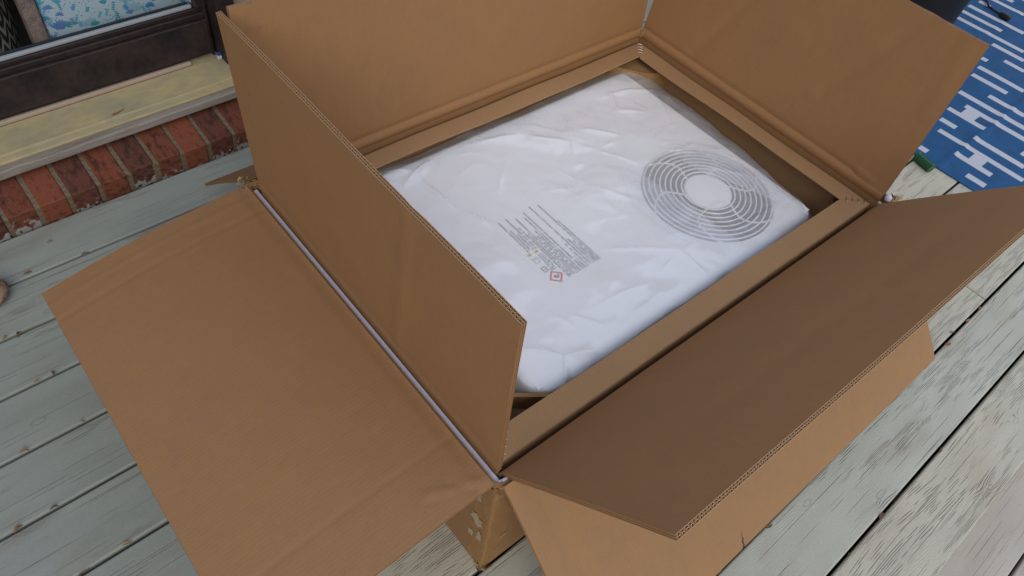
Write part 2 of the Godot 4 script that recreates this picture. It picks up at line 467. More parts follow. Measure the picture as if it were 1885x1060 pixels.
func materials():
	kraft_textures()
	M.kraft_in = kraft(0.445, 0.238, 0.108, 0.012)
	M.kraft_out = kraft(0.405, 0.222, 0.106, 0.036)
	M.kraft_pale = kraft(0.44, 0.25, 0.122, 0.012)
	M.kraft_rail = kraft(0.50, 0.295, 0.148, 0.012)
	M.flute = mat(lin(0.30, 0.175, 0.09), 0.9, 0.2)
	M.cut = mat(lin(0.38, 0.245, 0.145), 0.95, 0.2)
	var smooth_shaded_paint := [0.275, 0.298, 0.272]; var worn_paint := [0.448, 0.429, 0.352]  # smooth boards by the house: less bleached, their shade also mixed into the paint
	var raw := [0.085, 0.075, 0.062]
	M.deck = []
	for k in 2: M.deck.append(wood_mat(wood(100 + k * 10, 0.30, smooth_shaded_paint, raw, 4 + k), 0.10))
	for k in 2: M.deck.append(wood_mat(wood(200 + k * 10, 0.74 - k * 0.16, [worn_paint[0] * (1.0 - 0.05 * k), worn_paint[1], worn_paint[2] * (1.0 + 0.04 * k)], [0.13, 0.115, 0.09], 2, 1792, 232), 0.16))
	M.step = wood_mat(wood(300, 0.2, [0.40, 0.37, 0.32], [0.20, 0.14, 0.08], 0), 0.10)
	M.joist = mat(lin(0.10, 0.075, 0.05), 0.9)
	var mp := mottle(31, 256, 256, [0.02, 0.1, 0.4], [0.10, 0.08, 0.06])
	M.mottle = mp
	M.mortar = mat(lin(0.22, 0.175, 0.12), 0.95, 0.2); M.mortar.albedo_texture = mottle(36, 128, 128, [0.05, 0.3], [0.18, 0.2]); M.mortar.uv1_triplanar = true; M.mortar.uv1_world_triplanar = true; M.mortar.uv1_scale = Vector3.ONE * 14.0
	M.sill = mat(lin(0.48, 0.41, 0.245), 0.5, 0.45); M.sill.albedo_texture = mottle(41, 512, 512, [0.006, 0.03, 0.2], [0.06, 0.05, 0.04], 0.5); M.sill.uv1_triplanar = true; M.sill.uv1_world_triplanar = true; M.sill.uv1_scale = Vector3(1.5, 3.0, 3.0)
	M.strip = wood_mat(wood(400, 0.75, [0.26, 0.23, 0.205], [0.10, 0.08, 0.06], 0), 0.10)
	M.frame = mat(lin(0.034, 0.022, 0.022), 0.55, 0.45); M.frame.albedo_texture = mottle(45, 256, 256, [0.012, 0.06, 0.3], [0.22, 0.16, 0.08], 0.6); M.frame.uv1_triplanar = true; M.frame.uv1_world_triplanar = true; M.frame.uv1_scale = Vector3.ONE * 3.0
	M.bead = mat(lin(0.30, 0.33, 0.36), 0.45)
	M.gasket = mat(lin(0.015, 0.02, 0.03), 0.5)
	M.siding = mat(lin(0.30, 0.24, 0.19), 0.8)
	M.glass = mat(Color(0.04, 0.05, 0.05, 0.08), 0.02, 0.5); M.glass.transparency = BaseMaterial3D.TRANSPARENCY_ALPHA
	M.white = mat(lin(0.86, 0.86, 0.86), 0.45, 0.5)
	M.foam = mat(lin(0.58, 0.57, 0.68), 0.8, 0.3)  # lavender grey puts the shade of the gap into white foam
	M.film = mat(Color(0.94, 0.955, 0.985, 0.29), 0.17, 0.8); M.film.transparency = BaseMaterial3D.TRANSPARENCY_ALPHA
	M.fold = mat(Color(0.93, 0.945, 0.98, 0.26), 0.45, 0.25); M.fold.transparency = BaseMaterial3D.TRANSPARENCY_ALPHA
	M.fan_body = mat(lin(0.58, 0.59, 0.61), 0.6)
	M.tape = mat(Color(0.78, 0.60, 0.36, 0.20), 0.35, 0.35); M.tape.transparency = BaseMaterial3D.TRANSPARENCY_ALPHA
	M.steel = mat(lin(0.6, 0.58, 0.55), 0.3); M.steel.metallic = 1.0
	M.leaf = []
	for c in [[0.22, 0.11, 0.05], [0.30, 0.17, 0.08], [0.13, 0.07, 0.04]]: M.leaf.append(mat(lin(c[0], c[1], c[2]), 0.8, 0.3))

# ------------------------------------------------------------------ deck, step, ground
func setting():
	var deck := Node3D.new(); deck.name = "deck"; add_child(deck); struct(deck)
	var wide := PITCH - 0.0065
	for k in range(0, 14):
		if k == 13: continue
		var z0 := GAP0 + (k - 1) * PITCH
		var zc := z0 + PITCH / 2
		var spans := [[-2.4, 5.6]]
		if k == 10: spans = [[-2.4, 1.485], [1.4885, 5.6]]
		if k == 2: spans = [[-2.4, 3.1], [3.104, 5.6]]
		for s in spans:
			var L: float = s[1] - s[0]
			begin()
			rbox(Vector3((s[0] + s[1]) / 2, -0.0135 + rng.randf_range(-0.0008, 0.0008), zc), Vector3(L, 0.027, wide), 0.0045, Basis(Vector3.FORWARD, rng.randf_range(-0.0002, 0.0002)), 3)
			var ofs := rng.randf()
			var flip := -1.0 if rng.randf() < 0.5 else 1.0
			for q in UV.size(): UV[q] = Vector2((UV[q].x * flip) / 2.0 + ofs, clampf(UV[q].y / wide + 0.5, 0.01, 0.99))
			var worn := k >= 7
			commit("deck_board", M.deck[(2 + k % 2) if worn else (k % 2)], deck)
	for x in [-1.6, -0.4, 0.8, 2.0, 3.2, 4.4]:
		begin(); rbox(Vector3(x, -0.115, -0.34), Vector3(0.045, 0.16, 1.86), 0.004); commit("joist", M.joist, deck)
	begin(); rbox(Vector3(1.6, -0.115, 0.585), Vector3(8.0, 0.15, 0.03), 0.003); commit("riser", M.deck[2], deck)
	# lower step
	var step := Node3D.new(); step.name = "step"; add_child(step); struct(step)
	for k in 2:
		begin(); rbox(Vector3(1.6, -0.1935, 0.674 + k * PITCH), Vector3(8.0, 0.027, wide), 0.0045, Basis.IDENTITY, 3)
		for q in UV.size(): UV[q] = Vector2(UV[q].x / 2.0 + 0.37 * k, clampf(UV[q].y / wide + 0.5, 0.01, 0.99))
		commit("step_board", M.step, step)
	begin(); rbox(Vector3(1.6, -0.29, 0.86), Vector3(8.0, 0.16, 0.03), 0.003); commit("step_riser", M.joist, step)
	# ground all round
	begin()
	quad(Vector3(-60, -0.37, -60), Vector3(60, -0.37, -60), Vector3(60, -0.37, 60), Vector3(-60, -0.37, 60), Vector3.UP, Vector2(0, 0), Vector2(120, 0), Vector2(120, 120), Vector2(0, 120))
	var gm := mat(lin(0.075, 0.085, 0.04), 0.95, 0.2); gm.albedo_texture = mottle(51, 256, 256, [0.03, 0.2], [0.3, 0.25], 1.0)
	var g := commit("ground", gm); struct(g)

# ------------------------------------------------------------------ the house wall with its glass door
func house():
	# brick sill: a rowlock course, each brick tilted forward
	var sill := thing("brick_sill", "course of red bricks on edge below the glass door", "brick sill")
	var bm := []
	var looks := [[[0.165, 0.052, 0.030], 0.10, -0.05], [[0.20, 0.060, 0.031], -0.20, -0.40], [[0.115, 0.042, 0.03], 0.30, 0.5], [[0.155, 0.048, 0.028], -0.05, 0.9], [[0.185, 0.056, 0.030], 0.15, -1.2], [[0.125, 0.042, 0.03], 0.15, 0.3]]
	for k in looks.size(): bm.append(brick_mat(500 + k * 7, looks[k][0], looks[k][1], looks[k][2]))
	begin()
	rbox(Vector3.ZERO, Vector3(0.0618, 0.094, 0.19), 0.005, Basis.IDENTITY, 2, 1.0, Vector2.ZERO, true)
	var first := commit("brick", bm[0], sill)
	var mesh := first.mesh
	var tilt := Basis(Vector3.RIGHT, 0.16)
	var order := [1, 0, 2, 4, 0, 3, 5, 2, 3, 1, 5, 4, 2, 0, 1, 5, 3, 0, 2, 1, 4, 5]
	for k in 20:
		var o := first if k == 0 else inst("brick", mesh, bm[order[(k + 2) % order.size()]], sill)
		if k == 0: o.material_override = bm[order[2]]
		var x := -0.79 + k * 0.0714
		o.transform = Transform3D(tilt * Basis(Vector3.UP, rng.randf_range(-0.012, 0.012)), Vector3(x, 0.0285 + rng.randf_range(-0.0025, 0.0025), -1.3765 + rng.randf_range(-0.003, 0.003)))
	begin(); rbox(Vector3(-0.1, 0.0265, -1.3795), Vector3(1.43, 0.091, 0.19), 0.004, tilt); commit("mortar", M.mortar, sill)
	# weathered wooden strip
	begin()
	rbox(Vector3(-0.2, 0.108, -1.40), Vector3(2.2, 0.024, 0.08), 0.005, Basis.IDENTITY, 2)
	for q in UV.size(): UV[q] = Vector2(UV[q].x / 2.0, clampf(UV[q].y * 8.0 + 0.5, 0.02, 0.98))
	tag(commit("wooden_strip", M.strip), "thin weathered grey wood strip lying between the bricks and the yellow threshold", "wood strip")
	# yellow threshold with its grooves
	var th := thing("door_threshold", "pale yellow metal threshold below the dark brown door", "threshold")
	begin()
	var prof := [Vector2(-1.378, 0.1205), Vector2(-1.3765, 0.126), Vector2(-1.379, 0.1305), Vector2(-1.3905, 0.1325), Vector2(-1.392, 0.1310), Vector2(-1.3945, 0.1312), Vector2(-1.396, 0.1350), Vector2(-1.3995, 0.1368), Vector2(-1.403, 0.1352), Vector2(-1.47, 0.1425), Vector2(-1.487, 0.1450), Vector2(-1.489, 0.1425), Vector2(-1.52, 0.1435)]
	for i in prof.size() - 1:
		var a: Vector2 = prof[i]; var b: Vector2 = prof[i + 1]
		quad(Vector3(-1.4, a.y, a.x), Vector3(0.9, a.y, a.x), Vector3(0.9, b.y, b.x), Vector3(-1.4, b.y, b.x), Vector3(0, a.x - b.x, b.y - a.y).normalized())
	quad(Vector3(-1.4, 0.1203, -1.378), Vector3(0.9, 0.1203, -1.378), Vector3(0.9, 0.1203, -1.52), Vector3(-1.4, 0.1203, -1.52), Vector3.DOWN)
	commit("plate", M.sill, th)
	var wst := mat(lin(0.36, 0.28, 0.22), 0.7)
	begin(); rbox(Vector3(-0.53, 0.1495, -1.4945), Vector3(1.42, 0.011, 0.011), 0.003); commit("weather_strip", wst, th)
	var plug := thing("latch_bumper", "tiny blue and white plastic bumper in the corner of the door sill", "bumper", Vector3(0.2545, 0.145, -1.478))
	begin(); rbox(Vector3(0, 0.007, 0), Vector3(0.012, 0.012, 0.012), 0.003); commit("base", mat(lin(0.45, 0.45, 0.5), 0.5), plug)
	begin(); rbox(Vector3(0, 0.0165, -0.001), Vector3(0.011, 0.007, 0.011), 0.002); commit("cap", mat(lin(0.03, 0.06, 0.25), 0.5), plug)
	# the sliding glass door
	var door := thing("glass_door", "dark brown framed sliding glass door above the yellow threshold", "door")
	begin()
	rbox(Vector3(-0.63, 0.2065, -1.517), Vector3(1.76, 0.099, 0.034), 0.003); commit("bottom_rail", M.frame, door)
	begin()
	rbox(Vector3(-0.63, 0.2645, -1.524), Vector3(1.76, 0.016, 0.03), 0.003); rbox(Vector3(-0.63, 0.278, -1.530), Vector3(1.76, 0.012, 0.026), 0.003); commit("moulding", M.frame, door)
	begin(); rbox(Vector3(0.244, 1.23, -1.524), Vector3(0.030, 1.88, 0.040), 0.004); commit("stile", M.frame, door)
	begin(); rbox(Vector3(-1.5, 1.23, -1.524), Vector3(0.05, 1.88, 0.040), 0.004); commit("stile", M.frame, door)
	begin(); rbox(Vector3(-0.63, 2.2, -1.524), Vector3(1.79, 0.06, 0.042), 0.004); commit("top_rail", M.frame, door)
	begin()
	rbox(Vector3(-0.63, 0.2885, -1.527), Vector3(1.712, 0.0085, 0.010), 0.002)
	rbox(Vector3(0.2265, 1.22, -1.527), Vector3(0.0035, 1.84, 0.010), 0.001)
	commit("glazing_bead", M.bead, door)
	begin(); rbox(Vector3(-0.63, 0.2955, -1.534), Vector3(1.70, 0.0055, 0.006), 0.001); commit("gasket", M.gasket, door)
	begin(); quad(Vector3(-1.475, 0.285, -1.537), Vector3(0.228, 0.285, -1.537), Vector3(0.228, 2.18, -1.537), Vector3(-1.475, 2.18, -1.537), Vector3.BACK)
	commit("glass_pane", M.glass, door)
	# door frame and wall
	var jamb := thing("door_frame", "dark brown door jamb standing at the end of the yellow threshold", "door frame")
	begin(); rbox(Vector3(0.2875, 1.21, -1.505), Vector3(0.050, 2.14, 0.11), 0.003); commit("jamb", M.frame, jamb)
	begin(); rbox(Vector3(0.2515, 1.21, -1.528), Vector3(0.006, 2.13, 0.05), 0.001); commit("stop", M.frame, jamb)
	begin(); rbox(Vector3(-0.63, 2.26, -1.505), Vector3(1.784, 0.05, 0.11), 0.003); commit("head", M.frame, jamb)
	var wall := thing("house_wall", "dark brown house wall behind the tall carton flap", "wall")
	begin(); rbox(Vector3(3.31, 1.06, -1.56), Vector3(6.0, 2.86, 0.14), 0.004); commit("siding", M.siding, wall)
	begin(); rbox(Vector3(-0.63, 2.39, -1.56), Vector3(1.87, 0.20, 0.14), 0.004); commit("siding", M.siding, wall)
	begin(); rbox(Vector3(-3.57, 1.06, -1.56), Vector3(4.0, 2.86, 0.14), 0.004); commit("siding", M.siding, wall)
	begin(); rbox(Vector3(0.3, 2.55, -1.45), Vector3(13.4, 0.1, 0.55), 0.01); commit("eave", M.siding, wall)
	begin(); rbox(Vector3(-0.63, -0.12, -1.56), Vector3(1.87, 0.47, 0.14), 0.004); commit("foundation", M.mortar, wall)
	# room behind the glass
	var rm := mat(lin(0.10, 0.10, 0.10), 0.9)
	begin(); quad(Vector3(-4, 0.09, -4.2), Vector3(2.5, 0.09, -4.2), Vector3(2.5, 0.09, -1.63), Vector3(-4, 0.09, -1.63), Vector3.UP); struct(commit("room_floor", mat(lin(0.12, 0.09, 0.07), 0.7)))
	begin(); rbox(Vector3(-0.75, 1.35, -4.25), Vector3(6.6, 2.6, 0.1), 0.01); struct(commit("room_wall_back", rm))
	begin(); rbox(Vector3(-4.05, 1.35, -2.9), Vector3(0.1, 2.6, 2.5), 0.01); struct(commit("room_wall_left", rm))
	begin(); rbox(Vector3(2.55, 1.35, -2.9), Vector3(0.1, 2.6, 2.5), 0.01); struct(commit("room_wall_right", rm))
	begin(); rbox(Vector3(-0.75, 2.7, -2.93), Vector3(6.7, 0.1, 2.62), 0.01); struct(commit("room_ceiling", rm))
	# things seen through the glass
	var fl := mat(Color.WHITE, 0.85, 0.3); fl.albedo_texture = floral(); fl.uv1_scale = Vector3(1.9, -1.9, 1)
	var scr := thing("printed_screen", "pale fabric screen printed with blue leaves, behind the door glass", "screen", Vector3(0.0, 0.09, -1.645))
	begin(); rbox(Vector3(0.2455, 0.45, 0), Vector3(0.70, 0.9, 0.03), 0.008); commit("fabric", fl, scr)
	var stone := mat(lin(0.30, 0.23, 0.22), 0.85); stone.albedo_texture = mottle(61, 256, 256, [0.03, 0.15, 0.4], [0.2, 0.2, 0.1], 0.8); stone.uv1_triplanar = true; stone.uv1_scale = Vector3.ONE * 4.0
	begin(); rbox(Vector3(-0.1245, 0.45, 0.003), Vector3(0.036, 0.9, 0.045), 0.004); commit("end_post", stone, scr)
	var bt := Image.create(256, 256, false, Image.FORMAT_RGB8); bt.fill(Color(0.08, 0.08, 0.09))
	for y in 256:
		for x in 256:
			var zig := absf(fposmod(x / 32.0, 2.0) - 1.0) * 26.0
			var t := fposmod(y + zig, 32.0)
			var edge := fposmod(x, 32.0)
			if t < 11.0 or (edge < 4.0 and t < 20.0): bt.set_pixel(x, y, Color(0.66, 0.66, 0.62))
			elif t < 14.0: bt.set_pixel(x, y, Color(0.28, 0.28, 0.28))
	bt.generate_mipmaps()
	var bmat := mat(Color.WHITE, 0.85); bmat.albedo_texture = ImageTexture.create_from_image(bt); bmat.uv1_scale = Vector3(8, 5, 1)
	var bas := thing("woven_basket", "tall basket woven in a black and grey zigzag, behind the door glass", "basket", Vector3(-0.300, 0.092, -1.80))
	begin(); lathe(Vector3.ZERO, PackedVector2Array([Vector2(0.001, 0.0), Vector2(0.13, 0.0), Vector2(0.145, 0.01), Vector2(0.165, 0.2), Vector2(0.165, 0.5), Vector2(0.155, 0.62), Vector2(0.145, 0.62), Vector2(0.15, 0.5), Vector2(0.14, 0.02), Vector2(0.001, 0.015)]), 48); commit("body", bmat, bas)

# ------------------------------------------------------------------ cartons, in the carton's own frame: x along the long side, -z along the short side
func outer_carton():
	var o := thing("shipping_carton", "worn outer shipping carton with its flaps folded down around the white liner", "carton", Vector3.ZERO, TURN)
	var d := OUT; var L := LEN + 2 * d; var W := WID + 2 * d; var h := 0.335
	var A := Vector3(-d, 0.002, d)
	var U := Vector3.RIGHT; var B := Vector3.FORWARD; var th := 0.007
	var bulge := func(q: Vector3, U2: Vector3, N: Vector3, l: float, amp: float) -> Callable:
		return func(u: float, v: float) -> Vector3: return q + U2 * u + Vector3.UP * v + N * (amp * sin(PI * u / l) * sin(PI * v / h) + 0.0012 * sin(u * 21.0) * sin(PI * v / h))
	board("wall", bulge.call(A + Vector3(0, 0, 0.0035), U, Vector3.BACK, L, 0.006), L, h, th, M.kraft_out, o, 24, 10, false)
	board("wall", bulge.call(A + B * W + Vector3(0, 0, -0.0035), U, Vector3.FORWARD, L, 0.006), L, h, th, M.kraft_out, o, 24, 10, false)
	board("wall", bulge.call(A + Vector3(-0.0035, 0, 0), B, Vector3.LEFT, W, 0.005), W, h, th, M.kraft_out, o, 24, 10, false)
	board("wall", bulge.call(A + U * L + Vector3(0.0035, 0, 0), B, Vector3.RIGHT, W, 0.005), W, h, th, M.kraft_out, o, 24, 10, false)
	begin(); rbox(Vector3(LEN / 2, 0.006, -WID / 2), Vector3(L - 0.012, 0.006, W - 0.012), 0.002); commit("bottom", M.kraft_out, o)
	# rounded, crushed upright edges
	for p in [A, A + U * L, A + B * W, A + U * L + B * W]:
		begin()
		var pts := PackedVector3Array()
		for k in 15: pts.append(p + Vector3(rng.randf_range(-0.0015, 0.0015), h * k / 14.0 + (0.001 if k == 0 else 0.0), rng.randf_range(-0.0015, 0.0015)))
		tube(pts, 0.0062, 8); commit("edge", M.kraft_out, o)
	# flaps hang outward
	var top := A + Vector3.UP * (h + 0.004)
	var lf := board("flap", flap_fn(top + Vector3(-0.006, 0, -0.004), B, Vector3.LEFT, 97.5, 0.41, -0.014, -0.0025, W - 0.008, 1.0, [[0.13, 0.0, 0.13, 1.0, 0.0009, 0.0045], [0.9, 0.0, 0.9, 1.0, 0.0008, 0.0045], [0.955, 0.0, 0.955, 1.0, -0.0008, 0.004], [0.02, 0.02, 0.06, 0.22, -0.0016, 0.008], [0.0, 0.05, 0.05, 0.12, 0.0014, 0.005]]), W - 0.008, 0.41, th, M.kraft_out, o, 190, 40, true, Vector2(0.2, 0.1))
	lf.set_meta("label", "wide flap laid out nearly level over the deck")
	var near_fn := flap_fn(top + Vector3(0.004, 0, 0.006), U, Vector3.BACK, 133.0, 0.395, -0.008, -0.0025, L - 0.008, 3.0, [[0.04, 0.0, 0.05, 0.5, 0.003, 0.012], [0.965, 0.0, 0.965, 1.0, -0.0022, 0.006]])
	board("flap", near_fn, L - 0.008, 0.395, th, M.kraft_pale, o, 80, 36, true, Vector2(0.6, 0.3))
	board("flap", flap_fn(top + Vector3(0.004, 0, -W - 0.006), U, Vector3.FORWARD, 129.0, 0.39, -0.008, -0.002, L - 0.008), L - 0.008, 0.39, th, M.kraft_out, o, 30, 16, true)
	board("flap", flap_fn(top + Vector3(L + 0.006, 0, -0.004), B, Vector3.RIGHT, 171.0, 0.325, -0.006, -0.002, W - 0.008), W - 0.008, 0.325, th, M.kraft_out, o, 30, 16, true)
	# packing tape round the near corner, and torn paper where the corners opened
	for q in [[A, Vector3.RIGHT, Vector3.FORWARD]]:
		begin()
		var P := PackedVector3Array(); var UU := PackedVector2Array(); var nu := 18; var nv := 14
		for j in nv + 1:
			for i in nu + 1:
				var a := (float(i) / nu - 0.5) * 2.0
				var y := 0.012 + (h - 0.005) * j / nv
				var wob := 0.0012 * sin(j * 2.3 + i) + 0.0009 * sin(i * 3.1 + j * 1.7)
				var e := absf(a) * 0.042
				var bl := 0.006 * sin(PI * e / 1.1) * sin(PI * y / h)
				var r := 0.0085 + wob + bl
				var p: Vector3 = q[0] + Vector3(0, y, 0)
				var ex := 0.0
				var arc := 0.010
				if e < arc:
					var an := PI * 0.25 * (e / arc) * signf(a)
					p += Vector3(-sin(PI * 0.25 - an), 0, cos(PI * 0.25 - an)) * r
				elif a > 0.0: p += Vector3(e - arc, 0, r)
				else: p += Vector3(-r, 0, -(e - arc))
				P.append(p); UU.append(Vector2(a, y))
		grid(P, UU, nu, nv, 1.0); commit("tape", M.tape, o)
	var torn := kraft(0.50, 0.35, 0.20, 0.3)
	for p in [[A + Vector3(-0.004, 0.004, 0.004), 12, 0.016], [A + Vector3.UP * (h - 0.006) + Vector3(-0.002, 0, 0.002), 9, 0.014], [A + U * L + Vector3.UP * (h - 0.004) + Vector3(0.014, 0, 0.0), 14, 0.02], [A + B * W + Vector3.UP * (h - 0.004) + Vector3(0.0, 0, -0.012), 14, 0.02]]:
		begin()
		for k in int(p[1]):
			var c: Vector3 = p[0] + Vector3(rng.randf_range(-1, 1), rng.randf_range(-0.3, 0.7), rng.randf_range(-1, 1)) * float(p[2]) * 0.7
			var s: float = p[2] * rng.randf_range(0.4, 0.9)
			var bs := Basis.from_euler(Vector3(rng.randf_range(-1.2, 1.2), rng.randf() * TAU, rng.randf_range(-1.2, 1.2)))
			var P := PackedVector3Array(); var UU := PackedVector2Array()
			for j in 4:
				for i in 4:
					var x := (i / 3.0 - 0.5) * s; var z := (j / 3.0 - 0.5) * s * 0.7
					P.append(c + bs * Vector3(x + rng.randf_range(-0.1, 0.1) * s, 0.4 * x * x / s + rng.randf_range(-0.08, 0.08) * s, z + rng.randf_range(-0.12, 0.12) * s)); UU.append(Vector2(x, z))
			grid(P, UU, 3, 3)
		commit("torn_paper", torn, o)
	# rubbed, whitened patches on the taped corner
	var sc := mat(lin(0.40, 0.31, 0.21), 0.9, 0.2)
	for q in [[0, 0.030, 0.262, 0.016, 0.020], [0, 0.022, 0.175, 0.022, 0.024], [0, 0.012, 0.125, 0.010, 0.030], [1, 0.050, 0.205, 0.016, 0.014], [1, 0.030, 0.115, 0.012, 0.006], [0, 0.034, 0.105, 0.012, 0.016]]:
		begin()
		var c2 := A + (Vector3(-0.0082, q[2], -q[1]) if q[0] == 0 else Vector3(q[1], q[2], 0.0085))
		var ax := Vector3.FORWARD if q[0] == 0 else Vector3.RIGHT; var nn2 := Vector3.LEFT if q[0] == 0 else Vector3.BACK
		var i0 := vert(c2 + nn2 * 0.0012, nn2)
		for k in 22:
			var an := TAU * k / 21.0; var rr := rng.randf_range(0.4, 1.0) if k < 21 else 0.7
			vert(c2 + nn2 * 0.0011 + ax * cos(an) * q[3] * rr + Vector3.UP * sin(an) * q[4] * rr, nn2)
		for k in 21: tri(i0, i0 + 1 + k, i0 + 2 + k)
		commit("scuff", sc, o)
	# ripped slit in the hanging flap: a dark strip laid on, its shade painted
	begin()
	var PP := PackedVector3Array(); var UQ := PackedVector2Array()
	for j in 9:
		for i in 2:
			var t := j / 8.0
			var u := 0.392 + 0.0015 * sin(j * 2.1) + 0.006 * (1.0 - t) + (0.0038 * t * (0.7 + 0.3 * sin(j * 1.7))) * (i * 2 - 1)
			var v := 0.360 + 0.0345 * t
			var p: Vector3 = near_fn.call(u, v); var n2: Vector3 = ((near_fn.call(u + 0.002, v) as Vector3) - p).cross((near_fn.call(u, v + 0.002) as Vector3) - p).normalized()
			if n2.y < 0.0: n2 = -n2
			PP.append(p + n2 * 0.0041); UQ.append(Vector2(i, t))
	grid(PP, UQ, 1, 8); commit("tear_shade", mat(lin(0.07, 0.04, 0.02), 0.9), o)

	# white foam liner between the two cartons, painted lavender for the shade there
	var f := thing("foam_liner", "thin white foam sheet edge, painted lavender as in shade, between the inner and outer carton", "foam liner", Vector3.ZERO, TURN)
	begin()
	for s in [[Vector3(-0.0098, 0, 0.014), Vector3(-0.0098, 0, -WID - 0.012)], [Vector3(-0.004, -0.022, 0.0108), Vector3(LEN + 0.012, -0.022, 0.0108)], [Vector3(LEN + 0.0102, 0, 0.013), Vector3(LEN + 0.0102, 0, -WID - 0.012)]]:
		var a: Vector3 = s[0]; var b: Vector3 = s[1]
		var ln := (b - a).length(); var mid := (a + b) / 2
		var bs := Basis(Vector3.UP, -atan2((b - a).z, (b - a).x))
		rbox(mid + Vector3(0, 0.168 - a.y * 0.5, 0), Vector3(ln, 0.318 + 2.0 * a.y * 0.5, 0.0092), 0.003, bs)
	commit("sheet", M.foam, f)
	begin(); rbox(Vector3(-0.004, 0.331, 0.0145), Vector3(0.026, 0.009, 0.008), 0.0038, Basis(Vector3.UP, -0.12), 4); commit("corner", M.foam, f)
	begin(); rbox(Vector3(LEN + 0.016, 0.343, 0.006), Vector3(0.016, 0.016, 0.016), 0.007, Basis(Vector3.UP, 0.6)); commit("corner", M.foam, f)

